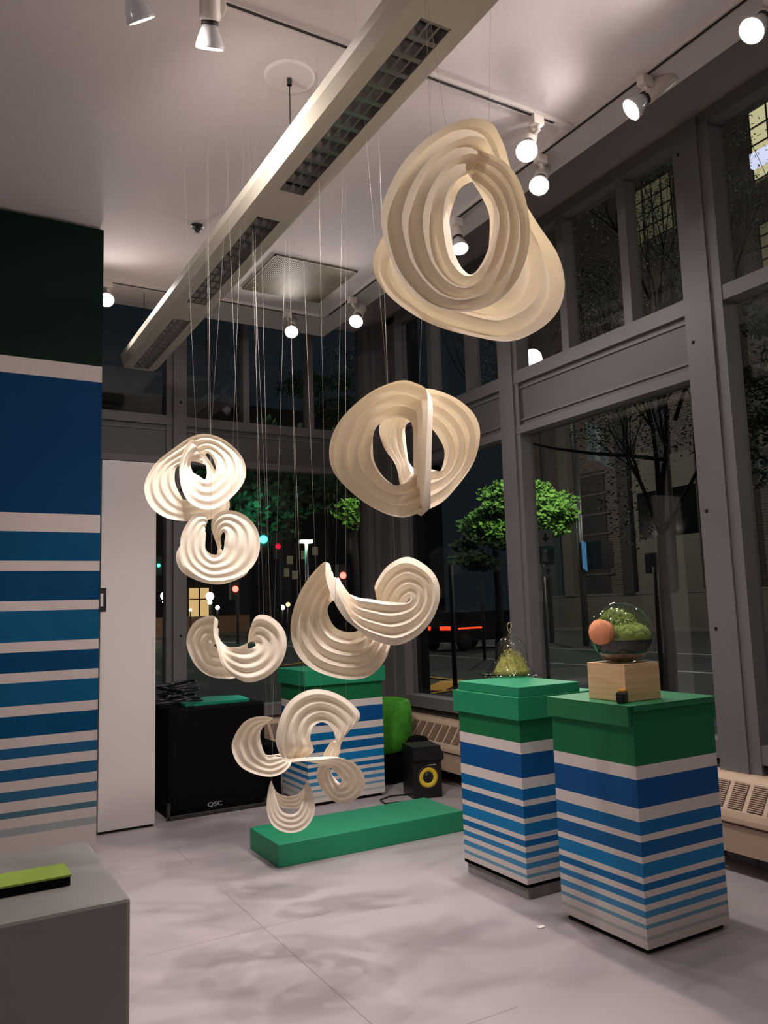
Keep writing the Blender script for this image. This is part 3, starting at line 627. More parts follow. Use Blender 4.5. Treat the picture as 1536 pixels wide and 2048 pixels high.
# tape measure
tp = on(1240, 1405, 2, ZT); tmz = thing('tape_measure', (tp.x, tp.y, ZT), 'small black and yellow tape measure at the corner of the pine box', 'tape measure')
Rt = Matrix.Translation((tp.x, tp.y-.015, ZT+.001)) @ Matrix.Rotation(.5, 4, 'Z') @ Matrix.Translation((-tp.x, -tp.y, -ZT))
b = MB(); b.bbox((tp.x-.036, tp.y-.02, ZT), (tp.x+.032, tp.y+.02, ZT+.048), .009); b.v = [tuple(Rt @ Vector(v)) for v in b.v]; b.build('case', M['blackp'], tmz)
b = MB(); b.bbox((tp.x-.012, tp.y-.016, ZT+.046), (tp.x+.026, tp.y+.016, ZT+.056), .003); b.v = [tuple(Rt @ Vector(v)) for v in b.v]; b.build('top_plate', M['tapey'], tmz)
b = MB(); b.bbox((tp.x-.042, tp.y-.012, ZT), (tp.x-.034, tp.y+.012, ZT+.03), .002); b.v = [tuple(Rt @ Vector(v)) for v in b.v]; b.build('hook', M['blackp'], tmz)
# bell jar
ZJ = 1.035; jc = on(1024, 1350, 2, ZJ+.004); jd = (jc-CO).dot(CF); k = jd/F_PX
bj = thing('bell_terrarium', (jc.x, jc.y, ZJ), 'bell shaped glass terrarium with yellow moss on a glass plate, wire loop on top', 'terrarium')
Tj = Matrix.Translation((jc.x, jc.y, ZJ))
MB().lathe([(0, .002), (60*k, .002), (66*k, .010), (64*k, .013), (58*k, .006), (0, .006)], 40, 0, Tj).build('glass_plate', M['globe'], bj)
H = 78*k
MB().lathe([(47*k, .008), (44*k, H*.06), (36*k, H*.24), (33*k, H*.40), (32*k, H*.62), (28*k, H*.80), (18*k, H*.94), (8*k, H*1.0), (8*k, H*1.07), (0, H*1.07)], 40, 0, Tj).build('glass_bell', M['bell'], bj)
ms = MB(); ms.lathe([(0, .012), (38*k, .012), (34*k, H*.16), (28*k, H*.30), (20*k, H*.46), (0, H*.55)], 24, 0, Tj)
fluff(ms, Vector((jc.x, jc.y, ZJ+H*.12)), 31*k, 31*k, H*.55, 2400, .018, 9); ms.build('moss', M['mossy'], bj)
tv = MB(); top = Vector((jc.x, jc.y, ZJ+H*1.06))
tv.tube([top+CR*a*k+Vector((0, 0, b_*k)) for a, b_ in ((0, 0), (-4, 8), (-5, 17), (-1, 23), (3, 22), (4, 14), (1, 10), (0, 0))], .0022, 6); tv.build('wire_loop', M['twine'], bj)
tv = MB(); tv.tube([Vector((jc.x, jc.y, ZJ))+CR*a*k-CF*.02*0+Vector((0, 0, b_*k)) for a, b_ in ((-18, 12), (-17, 26), (-6, 42), (2, 40), (10, 30), (22, 28), (24, 16))], .0025, 6); tv.build('vine', M['twine'], bj)

# ================================================================== paper sculptures
def sculpture(rails, org, sc, depth, nf, amp, label, strings, smooth=False, seg_n=10, flip=1, cone=.05):
    """closed pleated paper ribbon: rails are (outer x,y,offset, inner x,y,offset) around the loop"""
    R_ = [(at(org[0]+a/sc, org[1]+b/sc, depth+c), at(org[0]+d/sc, org[1]+e/sc, depth+f+cone*math.hypot(a-d, b-e)/sc*depth/F_PX)) for a, b, c, d, e, f in rails]
    n = len(R_); O = []; I = []
    def cr(p0, p1, p2, p3, t):
        return .5*((2*p1)+(p2-p0)*t+(2*p0-5*p1+4*p2-p3)*t*t+(3*p1-p0-3*p2+p3)*t*t*t)
    for i in range(n):
        for j in range(seg_n):
            t = j/seg_n
            O.append(cr(*[R_[(i+k-1) % n][0] for k in range(4)], t)); I.append(cr(*[R_[(i+k-1) % n][1] for k in range(4)], t))
    for _ in range(3):
        O = [(O[i-1]+O[i]*2+O[(i+1) % len(O)])/4 for i in range(len(O))]; I = [(I[i-1]+I[i]*2+I[(i+1) % len(I)])/4 for i in range(len(I))]
    N = len(O); NR = []
    for i in range(N):
        m0 = (O[i-1]+I[i-1])/2; m1 = (O[(i+1) % N]+I[(i+1) % N])/2
        nn = (m1-m0).cross(O[i]-I[i])
        NR.append(nn.normalized() if nn.length > 1e-9 else (NR[-1] if NR else CF.copy()))
    for i in range(1, N):
        if NR[i].dot(NR[i-1]) < 0 and False: NR[i] = -NR[i]
    for _ in range(6): NR = [(NR[i-1]+NR[i]*2+NR[(i+1) % N]) for i in range(N)]; NR = [v.normalized() if v.length > 1e-6 else CF.copy() for v in NR]
    sub = 4 if smooth else 1; K = nf*sub; mb = MB()
    W = [(O[i]-I[i]).length for i in range(N)]
    rows = []
    for k in range(K+1):
        s = k/K; ph = s*nf
        tri = 1-2*abs((ph % 2)-1)
        if smooth: tri = -math.cos(ph*PI)*.5+tri*.5
        rows.append([O[i].lerp(I[i], s)+NR[i]*(flip*tri*amp*W[i]/nf*.5) for i in range(N)])
    c0 = sum((v for v in O), Vector())/N
    for k in range(K):
        if smooth and k > 0: continue
    if smooth:
        vs = [v for r_ in rows for v in r_]; fs = [(k*N+i, k*N+(i+1) % N, (k+1)*N+(i+1) % N, (k+1)*N+i) for k in range(K) for i in range(N)]
        mb.add(vs, fs, 0, True)
    else:
        for k in range(K):
            vs = rows[k]+rows[k+1]; mb.add(vs, [(i, (i+1) % N, N+(i+1) % N, N+i) for i in range(N)], 0, True)
    o = thing('paper_sculpture', c0, label, 'sculpture', 'hanging pleated paper sculptures')
    mb.build('folded_paper', M['paper'], o)
    allv = rows[0]
    for (bx_, by_, ux_, uy_) in strings:
        # foot of the thread: nearest rim point to the given direction
        foot = min(allv, key=lambda v: (topx(v)[0]-bx_)**2+(topx(v)[1]-by_)**2)
        best = None
        for q in range(0, 400):
            tt = q/100; p_ = on(bx_+(ux_-bx_)*tt, by_+(uy_-by_)*tt, 2, ZC) if ray(bx_+(ux_-bx_)*tt, by_+(uy_-by_)*tt).z > .05 else None
            if p_ is None: continue
            dd = abs((p_-CO).dot(CF)-((foot-CO).dot(CF)+(ZC-foot.z)*CF.z))
            if best is None or dd < best[0]: best = (dd, p_)
        st = MB(); mid = foot.lerp(best[1], .55)
        st.tube([foot, mid, best[1]], .00055, 5)
        st.build('thread', M['thread'], o)
    return o

S1 = [(975,270,.02,760,480,.10),(900,150,0,740,490,.09),(740,118,-.03,700,520,.06),(500,235,-.06,660,590,.03),(310,440,-.08,640,690,0),(200,700,-.08,650,800,-.02),(215,900,-.08,665,920,-.03),(300,1120,-.08,690,1020,-.03),(480,1310,-.08,740,1090,-.03),(700,1370,-.08,790,1100,-.03),(930,1310,-.08,850,1020,-.03),(1090,1130,-.08,895,900,-.02),(1157,870,-.08,915,760,-.02),(1110,570,-.07,900,650,0),(1000,400,-.04,840,580,.04),(880,340,.0,790,540,.08),
 (760,300,.12,760,520,.13),(600,420,.17,700,560,.15),(400,640,.19,660,640,.15),(230,880,.16,630,740,.14),(155,1090,.11,640,850,.13),(250,1270,.08,660,930,.12),(500,1440,.06,690,1010,.11),(800,1530,.05,730,1070,.11),(1050,1555,.05,780,1100,.11),(1280,1420,.07,840,1060,.11),(1358,1230,.1,890,980,.12),(1320,1020,.13,905,850,.13),(1200,820,.15,900,720,.14),(1080,600,.14,850,620,.14),(1010,400,.1,800,540,.12)]
sculpture(S1, (700, 200), 3.2, 2.6, 7, 1.15, 'largest and topmost cream paper sculpture, with an oval hole in front of the spotlights', [(888, 240, 865, 80), (848, 245, 846, 120), (976, 250, 978, 140)], cone=-.12)
S2 = [(940,1262,-.03,860,900,.09),(952,1120,-.1,860,850,.06),(965,900,-.13,850,780,.05),(975,600,-.13,845,640,.05),(985,370,-.1,835,560,.07),(965,235,-.05,800,510,.09),(875,178,-.02,740,480,.1),(740,150,-.01,670,480,.09),(560,205,-.02,590,515,.08),(400,310,-.03,530,590,.05),(230,490,-.04,520,700,.03),(148,690,-.05,530,800,.03),(170,900,-.06,580,900,.02),(320,1080,-.07,650,970,.02),(520,1220,-.08,710,1000,.02),(720,1287,-.07,780,960,.02),(890,1240,-.02,850,900,.06),
 (1060,1160,.04,980,870,.1),(1200,1020,.07,1035,890,.12),(1330,830,.1,1060,870,.13),(1378,610,.12,1085,740,.14),(1335,450,.12,1040,630,.15),(1220,330,.1,970,550,.14),(1080,255,.07,880,520,.14),(900,235,.11,800,500,.16),
 (690,340,.17,770,540,.19),(560,520,.18,775,620,.19),(590,700,.17,785,720,.18),(690,850,.15,795,800,.17),(740,1040,.11,810,840,.15),(830,1200,.05,835,880,.12)]
sculpture(S2, (620, 720), 4.042, 3.15, 7, 1.15, 'second highest paper sculpture, with an upright band across its front, before the corner post', [(775, 765, 743, 398), (773, 758, 766, 540), (841, 765, 847, 600)], cone=0)
S3 = [(410,175,0,490,500,.1),(250,345,.02,445,570,.05),(130,590,.03,428,630,.05),(95,830,.02,440,690,.04),(160,1040,0,480,770,.03),(330,1190,-.03,540,820,.02),(600,1265,-.05,630,840,.01),(800,1240,-.05,710,825,.02),(930,1120,-.03,760,780,.05),(990,960,.03,800,720,.08),(980,800,.1,850,640,.1),(900,640,.14,960,650,.11),(860,500,.14,1050,620,.1),(850,410,.12,1110,590,.08),(960,240,.08,1130,565,.06),(1130,155,.04,1150,545,.04),(1290,215,.02,1160,520,.03),(1410,340,0,1165,530,.02),(1440,520,-.02,1165,545,.01),(1370,720,-.04,1130,560,0),(1230,870,-.06,1060,555,-.01),(1050,945,-.08,950,545,-.02),(870,905,-.09,820,525,-.03),(730,830,-.09,700,510,-.03),(600,700,-.08,610,460,.04),(500,520,-.08,550,400,.08),(440,350,-.05,510,350,.11)]
sculpture(S3, (560, 1080), 4.518, 3.4, 8, 1.15, 'large pointed paper sculpture with a twisted spiral right lobe, middle of the group', [(658, 1118, 637, 250), (700, 1190, 694, 560), (787, 1118, 774, 760)])
S4 = [(600,215,0,740,480,.09),(500,400,-.05,620,460,.08),(475,620,-.07,640,560,.06),(540,840,-.07,700,600,.03),(680,960,-.07,745,640,-.02),(860,985,-.07,810,640,-.02),(1040,880,-.06,860,600,-.01),(1190,710,-.05,880,540,0),(1225,540,-.03,870,480,.02),(1150,360,0,840,410,.04),(960,200,.02,800,370,.06),(760,147,.04,780,370,.07),(600,190,.06,740,400,.09),
 (450,290,.07,650,440,.09),(250,450,.08,520,480,.08),(130,640,.07,450,520,.07),(110,800,.05,430,600,.06),(180,960,.03,440,700,.05),(350,1080,.01,490,810,.04),(600,1115,0,540,870,.03),(850,1090,.02,640,820,.04),(1030,990,.05,740,720,.06),(1000,800,.1,790,600,.08),(850,500,.12,780,500,.09),(700,300,.08,750,480,.08)]
sculpture(S4, (270, 840), 5.486, 4.1, 7, .68, 'upper left paper sculpture overlapping the top of the white panel', [(403, 880, 388, 640), (420, 868, 416, 560), (421, 868, 437, 632)], True)
S5 = [(640,1050,0,780,1240,0),(520,1230,-.02,775,1300,-.01),(500,1420,-.03,770,1400,-.02),(560,1600,-.04,800,1470,-.02),(720,1730,-.05,850,1510,-.02),(900,1770,-.05,900,1505,-.02),(1150,1720,-.04,950,1460,-.01),(1310,1590,-.03,970,1390,0),(1378,1400,-.02,975,1330,0),(1340,1190,0,985,1270,.01),(1200,1040,.02,980,1240,.02),(1020,990,.04,960,1230,.03),(880,1050,.06,930,1300,.05),
 (850,1200,.09,940,1400,.07),(950,1420,.12,900,1440,.09),(1250,1640,.1,900,1480,.1),(1000,1790,.07,850,1480,.1),(750,1780,.05,800,1450,.09),(520,1670,.05,760,1380,.09),(450,1500,.05,740,1300,.08),(520,1350,.07,740,1240,.06),(790,1110,.05,750,1220,.04),(760,1030,.02,770,1220,.02)]
sculpture(S5, (270, 840), 5.486, 3.95, 7, .68, 'ring shaped paper sculpture with a notch on top, just below the upper left one', [(485, 1020, 466, 590), (462, 1020, 476, 620), (428, 1045, 425, 900)], True)
S6 = [(450,190,0,465,575,.1),(200,265,.03,435,580,.04),(85,520,.05,430,590,.04),(180,800,.07,440,600,.05),(350,955,.09,460,610,.06),(540,1000,.11,500,620,.08),(720,980,.14,640,610,.10),(860,760,.13,760,600,.1),(865,530,.08,880,545,.07),(890,380,.04,950,535,.05),(960,215,0,975,560,.03),(1120,205,-.02,980,575,.02),(1300,350,-.03,975,585,.01),(1358,560,-.04,960,600,0),(1290,810,-.05,930,615,-.02),(1100,990,-.06,880,625,-.03),(870,1055,-.07,800,630,-.04),(680,980,-.06,700,615,-.04),(560,850,-.05,600,600,.02),(500,640,-.05,545,570,.07),(445,400,-.03,510,540,.1)]
sculpture(S6, (360, 1200), 6.4, 3.9, 7, .68, 'two lobed U shaped paper sculpture in front of the traffic lights', [(424, 1232, 421, 900), (521, 1240, 514, 690), (541, 1237, 519, 760), (547, 1240, 564, 700)], True)
S7 = [(475,372,0,380,460,0),(330,358,-.01,360,500,0),(180,420,-.02,350,540,0),(68,620,-.02,350,580,0),(110,800,-.03,365,650,-.01),(230,905,-.03,385,710,-.01),(420,960,-.04,430,765,-.01),(560,930,-.03,490,755,-.01),(655,830,0,560,760,.01),
 (600,760,.05,520,740,.04),(520,740,.08,430,750,.05),(380,900,.08,380,700,.06),(150,800,.08,340,600,.06),(120,560,.08,335,520,.05),(250,420,.06,350,470,.03),(400,400,.03,370,460,.01)]
sculpture(S7, (450, 1360), 4.955, 3.95, 7, .68, 'small crescent shaped paper sculpture in front of the black subwoofer', [(545, 1435, 535, 1000), (535, 1436, 521, 1000)], True)
S8 = [(590,790,-.02,780,770,.10),(505,640,-.02,880,690,0),(530,440,-.02,845,600,0),(620,240,0,850,500,.01),(780,120,.02,890,440,.03),(950,95,.05,960,413,.05),(1130,150,.05,1030,440,.05),(1280,260,.04,1075,500,.04),(1338,370,.03,1095,560,.03),(1230,500,.03,1100,620,.03),(1150,620,.04,1060,610,.08),(1128,740,.06,975,745,.09),
 (1080,830,.09,1020,860,.08),(940,850,.08,1070,950,.06),(910,950,.07,1110,1000,.05),(970,1100,.05,1120,1010,.04),(1080,1200,.03,1130,1020,.03),(1200,1222,.01,1140,1020,.02),(1330,1150,0,1150,1010,.01),(1390,1030,-.01,1150,990,0),(1370,920,-.02,1140,970,0),(1280,810,-.03,1100,930,0),(1130,760,-.06,1050,880,.05),(950,770,-.07,980,830,.09),(750,785,-.05,850,795,.11)]
sculpture(S8, (450, 1360), 4.955, 3.8, 7, .68, 'figure eight paper sculpture in front of the back striped pedestal', [(603, 1390, 590, 900), (641, 1380, 622, 900), (700, 1390, 696, 900)], True)
S9 = [(450,1000,0,490,1110,.02),(415,1150,-.02,520,1190,0),(420,1330,-.04,540,1260,-.02),(490,1460,-.06,580,1310,-.03),(640,1518,-.07,650,1330,-.04),(790,1475,-.06,710,1310,-.03),(880,1350,-.04,750,1250,-.02),(890,1200,-.02,765,1190,0),(825,1000,0,790,1090,.02),(800,1050,.03,750,1110,.04),(760,1250,.08,700,1135,.06),(650,1280,.1,640,1145,.07),(540,1250,.08,580,1140,.06),(480,1080,.03,520,1120,.03)]
sculpture(S9, (450, 1360), 4.955, 3.8, 7, .68, 'smallest and lowest paper sculpture, basket shaped with two horns, above the green platform', [(543, 1563, 545, 1450), (616, 1563, 606, 1300)], True)

# ================================================================== the street outside
GZ = -.15
st_ = MB().box((4.14, -60, GZ-.1), (7.2, 12, GZ)).box((-40, 7.14, GZ-.1), (7.2, 12, GZ)); struct('sidewalk', st_, M['walk'])
tr = MB().box((-120, 12, GZ-.12), (160, 260, GZ-.02)).box((7.2, -60, GZ-.12), (160, 12, GZ-.02)); struct('roadway', tr, M['asphalt'])
FW = MB().box((33.5, -60, GZ-.02), (38, 42, GZ+.08)); struct('far_sidewalk', FW, M['walk'])
def line(name, a, b, w, mt, label, grp):
    a = Vector(a); b = Vector(b); d = (b-a).normalized(); q = Vector((-d.y, d.x, 0))*w/2
    o = MB().prism([a-q, a+q, b+q, b-q], (0, 0, .008)).build(name, mt, None, a); tag(o, label, 'road marking', grp); return o
zl = GZ-.019
line('lane_line', (14.75, -30, zl), (15.3, 60, zl), .14, M['lane'], 'nearer white lane line painted along the street', 'white lane lines')
line('lane_line', (19.3, -30, zl), (20.6, 60, zl), .16, M['lane'], 'farther white lane line painted along the street', 'white lane lines')
line('lane_line', (-20, 50, zl), (14, 51.9, zl), .2, M['lane'], 'white line across the side street seen through the back window', 'white lane lines')
y0_, y1_ = on(862, 1382, 2, GZ), on(905, 1362, 2, GZ)
line('hatch_mark', y0_, y1_, .5, M['laney'], 'diagonal yellow hatch bar on the road by the corner window', 'yellow road hatching')
line('hatch_mark', on(855, 1354, 2, GZ), on(985, 1368, 2, GZ), .14, M['laney'], 'thin yellow line bounding the hatched area, outer side', 'yellow road hatching')
line('hatch_mark', on(862, 1387, 2, GZ), on(985, 1368, 2, GZ), .1, M['laney'], 'thin yellow line bounding the hatched area, near side', 'yellow road hatching')
line('hatch_mark', on(560, 1332, 2, GZ), on(650, 1318, 2, GZ), .2, M['laney'], 'yellow line on the road beyond the back window', 'yellow road hatching')

# outer corner pier of the shop
struct('trim_15', MB().box((4.16, on(858, 1300, 0, 4.42).y, GZ), (4.42, 7.3, 5)), M['hole'])

# building across the street
XB = 38.0
bd = thing('brick_building', (XB, 10, GZ), 'large dark brick building across the street with a few lit upper windows', 'building')
MB().box((XB, -40, GZ), (XB+8, 46, 34)).build('wall', M['brick'], bd)
b = MB(); b.box((XB-.25, -40, GZ), (XB, 46, 1.9)); b.box((XB-.35, -40, GZ), (XB, 46, .55)); b.box((XB-.3, -40, 1.85), (XB, 46, 2.0)); b.build('plinth', M['stone'], bd)
def wallq(pxs): return [on(px_, py_, 0, XB) for px_, py_ in pxs]
def fac_box(y0, y1, z0, z1, th, nm, mt): return MB().box((XB-th, y0, z0), (XB, y1, z1)).build(nm, mt, bd)
yA, yBw = on(1255, 480, 0, XB).y, on(1352, 480, 0, XB).y
# pale stone bays and pilasters
for (pa, pb, mt) in ((1272, 1330, 'stone'), (1345, 1400, 'stone'), (1168, 1215, 'siding')):
    ya, yb_ = on(pb, 1050, 0, XB).y, on(pa, 1050, 0, XB).y; fac_box(ya, yb_, 1.9, 10.0, .12, 'stone_bay', M[mt])
for pa in (1140, 1258, 1338, 1500):
    ya = on(pa, 1050, 0, XB).y; fac_box(ya-.45, ya+.45, 1.9, 16, .4, 'pilaster', M['siding'] if pa != 1140 else M['stone'])
for pa, pb, z0, z1 in ((1278, 1328, 5.2, 8.0), (1285, 1325, 3.1, 4.3), (1350, 1396, 5.2, 8.0)):
    ya, yb_ = on(pb, 1000, 0, XB).y, on(pa, 1000, 0, XB).y; fac_box(ya, yb_, z0, z1, .16, 'dark_window', M['darkwin'])
b = MB()
for pa in (1170, 1185, 1200, 1213):
    pass
# lit windows with glazing bars
def litwin(ya, yb_, z0, z1, nx_, nz_, mt, extra=None):
    f = MB().box((XB-.10, ya, z0), (XB-.02, yb_, z1)).build('lit_window', M[mt], bd)
    g_ = MB()
    for i in range(nx_+1): y = ya+(yb_-ya)*i/nx_; g_.box((XB-.16, y-.04, z0), (XB-.10, y+.04, z1))
    for i in range(nz_+1): z = z0+(z1-z0)*i/nz_; g_.box((XB-.16, ya, z-.04), (XB-.10, yb_, z+.04))
    g_.build('glazing_bars', M['siding'], f); return f
w1 = wallq([(1500, 227), (1510, 365)]); yl = (w1[0].y+w1[1].y)/2
f = litwin(yl-5.2, yl, w1[1].z, w1[0].z, 5, 4, 'winlit')
zc_ = on(1505, 330, 0, XB).z; MB().box((XB-.5, yl-5.2, zc_-.45), (XB-.2, yl-.1, zc_+.35)).build('ceiling_tube', M['winwhite'], f)
w2 = wallq([(1520, 452), (1530, 545)]); litwin(w2[0].y-5, w2[0].y, w2[1].z, w2[0].z, 5, 4, 'windim')
w3 = wallq([(1252, 425), (1350, 452), (1256, 505)]); litwin(w3[1].y, w3[0].y, w3[2].z, w3[2].z+ (w1[0].z-w1[1].z)*.9, 5, 4, 'windim')
w4 = wallq([(1275, 915), (1330, 905)]); fac_box(w4[1].y, w4[0].y, w4[0].z-1.2, w4[0].z+.2, .2, 'dim_window', M['stone'])
for k in range(9):
    z = on(1200, 1150-k*40, 0, XB).z; ya, yb_ = on(1225, 1050, 0, XB).y, on(1165, 1050, 0, XB).y; MB().box((XB-.2, ya, z), (XB-.1, yb_, z+.12)).build('string_course', M['brick'], bd)
# arched doorway with blue-grey doors
ya, yb_ = on(1128, 1150, 0, XB).y, on(1098, 1150, 0, XB).y
fac_box(ya, yb_, 0, 6.2, .2, 'entrance_door', M['doorc'])

# buildings behind, seen through the back windows
b2 = thing('corner_building', (22, 85, GZ), 'dark corner building far behind the back window with a lit doorway', 'building')
MB().box((-10, 88, GZ), (60, 100, 26)).build('wall', M['siding'], b2)
q = on(398, 1205, 1, 87.9); MB().box((q.x-1.1, 87.8, q.z-1.6), (q.x+1.1, 87.95, q.z+1.6)).build('lit_doorway', M['winwarm'], b2)
MB().box((q.x-.08, 87.7, q.z-1.6), (q.x+.08, 87.8, q.z+1.6)).box((q.x-1.1, 87.7, q.z+.3), (q.x+1.1, 87.8, q.z+.42)).build('door_bars', M['siding'], b2)
for px_, py_ in ((572, 1145), (580, 1120), (590, 1150), (608, 1110), (630, 1102)):
    q = on(px_, py_, 1, 87.9); MB().box((q.x-.35, 87.8, q.z-.5), (q.x+.35, 87.95, q.z+.5)).build('dim_window', M['windim'], b2)
rw = MB().box((on(330, 1250, 1, 62).x-20, 62, GZ), (on(500, 1250, 1, 62).x, 62.6, on(430, 1232, 1, 62).z)); o = rw.build('garden_wall', M['tan'], None, (10, 62, GZ)); tag(o, 'low tan garden wall beyond the crossing street', 'wall')
MB().box((on(340, 1250, 1, 61).x-25, 57, GZ), (on(520, 1250, 1, 61).x, 62, GZ+.12)).build('x', M['walk']).name = 'corner_sidewalk'
bpy.data.objects['corner_sidewalk']['kind'] = 'structure'

# poles, lamps, signals
def pole(name, px_, pyb, pyt, depth, r, label, cat, mt='siding', grp=None):
    a = at(px_, pyb, depth); b_ = at(px_, pyt, depth); a = Vector((a.x, a.y, GZ)); b_ = Vector((a.x, a.y, b_.z))
    o = thing(name, a, label, cat, grp); MB().tube([a, b_], r, 10).build('pole', M[mt], o); return o, b_
def ball(c, r, name, mt, parent):
    return MB().lathe([(r*math.sin(a)+1e-5, -r*math.cos(a)) for a in [PI*k/8 for k in range(9)]], 12, 0, Matrix.Translation(c)).build(name, mt, parent)
for px_, py_, lab in ((420, 1196, 'white globe street lamp seen between the two left posts'), (329, 1195, 'white globe street lamp beside the white panel edge')):
    o, tp_ = pole('street_lamp', px_, 1260, py_, 46, .07, lab, 'street lamp', grp='globe street lamps')
    ball(tp_+Vector((0, 0, .1)), .24, 'globe', M['lampglow'], o); ball(tp_+Vector((0, 0, -.25)), .13, 'globe', M['lampglow'], o)
for px_, py_, mt, r, dpt, lab in ((526, 1079, 'tgreen', .17, 34, 'bright green traffic light above the two lobed sculpture'), (470, 1178, 'tred', .16, 42, 'red traffic light low on the left'), (685, 1151, 'tred', .17, 40, 'red traffic light right of the pointed sculpture tip'), (555, 1093, 'tredd', .12, 34, 'dim red signal just right of the green traffic light'), (317, 1131, 'tgreen', .09, 46, 'tiny green signal at the edge of the white panel')):
    o, tp_ = pole('traffic_light', px_+(6 if px_ != 317 else -14), 1300, py_-20, dpt, .07, lab, 'traffic light', grp='traffic lights')
    c_ = at(px_, py_, dpt); MB().box(c_+Vector((-.2, .02, -.55)), c_+Vector((.2, .4, .55))).build('signal_housing', M['signk'], o)
    MB().disc(r, 0, 16, 0, frame_to(c_+Vector((0, -.06, 0)), (CO-c_))).build('signal_lens', M[mt], o)
o, tp_ = pole('street_lamp', 616, 1270, 1082, 40, .09, 'tall street light with a small white head behind the thin threads', 'street lamp', 'steel')
MB().box(tp_+Vector((-.3, -.15, -.05)), tp_+Vector((.3, .15, .1))).build('lamp_head', M['lampglow'], o)
for px_, py_, mt, r in ((381, 1220, 'lampglow', .08), (435, 1215, 'lampglow', .12), (565, 1215, 'lampglow', .13), (576, 1209, 'amber', .12)):
    c_ = at(px_, py_, 44); o = thing('path_light', (c_.x, c_.y, GZ), {381: 'small white path light left of the two lobed sculpture', 435: 'small white path light above the two lobed sculpture', 565: 'small white headlamp like light beside the amber one', 576: 'small amber light low behind the threads'}[px_], 'light')
    MB().tube([Vector((c_.x, c_.y, GZ)), c_], .04, 6).build('post', M['signk'], o); ball(c_, r, 'bulb', M[mt], o)
# flag pole, signs, kiosk, posts
o, tp_ = pole('flag_pole', 1171, 1250, 835, 30, .13, 'tall grey flag pole with a limp flag, across the street', 'flag pole', 'steel')
fl_ = MB(); base = at(1171, 845, 30)
cols = 8; rws = 8; vs = []
for j in range(rws+1):
    for i in range(cols+1):
        u = i/cols; v = j/rws; vs.append(base+CR*(u*.62+.25*v*u)+CF*(.12*math.sin(u*9+v*2))-Vector((0, 0, v*1.45+u*u*.35)))
fl_.add(vs, [(j*(cols+1)+i, j*(cols+1)+i+1, (j+1)*(cols+1)+i+1, (j+1)*(cols+1)+i) for j in range(rws) for i in range(cols)], 0, True); fl_.build('flag', M['flag'], o)
o, tp_ = pole('sign_post', 1092, 1260, 1055, 14, .035, 'sign post carrying three stacked road signs under the bright green tree', 'sign', 'steel')
fc = CO-at(1092, 1100, 14); fc.z = 0; fc.normalize(); sd_ = Vector((0, 0, 1)).cross(fc)
def plate(c_, w, h, mt, nm): return MB().prism([c_+sd_*(-w/2)+Vector((0,0,-h/2)), c_+sd_*(w/2)+Vector((0,0,-h/2)), c_+sd_*(w/2)+Vector((0,0,h/2)), c_+sd_*(-w/2)+Vector((0,0,h/2))], fc*.02).build(nm, M[mt], o)
def arrow(c_, s, up, par):
    k = 1 if up else -1; P_ = [(-.25, -1), (.25, -1), (.25, 0), (.8, 0), (0, 1), (-.8, 0), (-.25, 0)]
    vs = [c_+fc*.026+sd_*(a*s*.5)+Vector((0, 0, b_*s*.5*k)) for a, b_ in P_]; MB().prism(vs, fc*.004).build('arrow', M['signk'], par)
p1_ = plate(at(1091, 1076, 14)+fc*.05, .24, .28, 'sign', 'sign_plate'); arrow(at(1091, 1076, 14)+fc*.05, .16, False, p1_)
p2_ = plate(at(1092, 1111, 14)+fc*.05, .28, .32, 'signg', 'sign_plate')
c_ = at(1089, 1110, 14)+fc*.078; ball(c_+Vector((0, 0, .06)), .05, 'figure', M['sign'], p2_); MB().prism([c_+sd_*(-.05)+Vector((0,0,-.12)), c_+sd_*.05+Vector((0,0,-.12)), c_+sd_*.03+Vector((0,0,.03)), c_-sd_*.03+Vector((0,0,.03))], fc*.004).build('figure', M['sign'], p2_)
p3_ = plate(at(1096, 1143, 14)+fc*.05, .22, .18, 'sign', 'sign_plate'); arrow(at(1096, 1143, 14)+fc*.05, .1, True, p3_)
o = thing('kiosk_sign', on(1190, 1260, 2, GZ), 'dark box sign with a pale blue left side hung on the flag pole', 'sign')
q = at(1193, 1111, 29.5); o.location = (q.x, q.y, q.z)
MB().box(q+Vector((-.3, -.55, -.5)), q+Vector((.3, .55, .5))).build('case', M['kiosk'], o)
q2 = at(1169, 1110, 29.2); MB().prism([q2+CR*(-.08)+Vector((0,0,-.5)), q2+CR*.08+Vector((0,0,-.6)), q2+CR*.08+Vector((0,0,.45)), q2+CR*(-.08)+Vector((0,0,.55))], CF*.05).build('lit_side', M['kblue'], o)
for px_, pyt, dpt, lab in ((1318, 1132, 14, 'thin dark parking sign post between the globe terrarium and the street tree'), (906, 1130, 15, 'dark post on the far kerb right of the spiral lobe'), (967, 1207, 24, 'short meter post left of the window post'), (965, 1165, 30, 'thin post beside the far kerb')):
    pole('street_post', px_, 1260, pyt, dpt, .045, lab, 'post', grp='street posts')
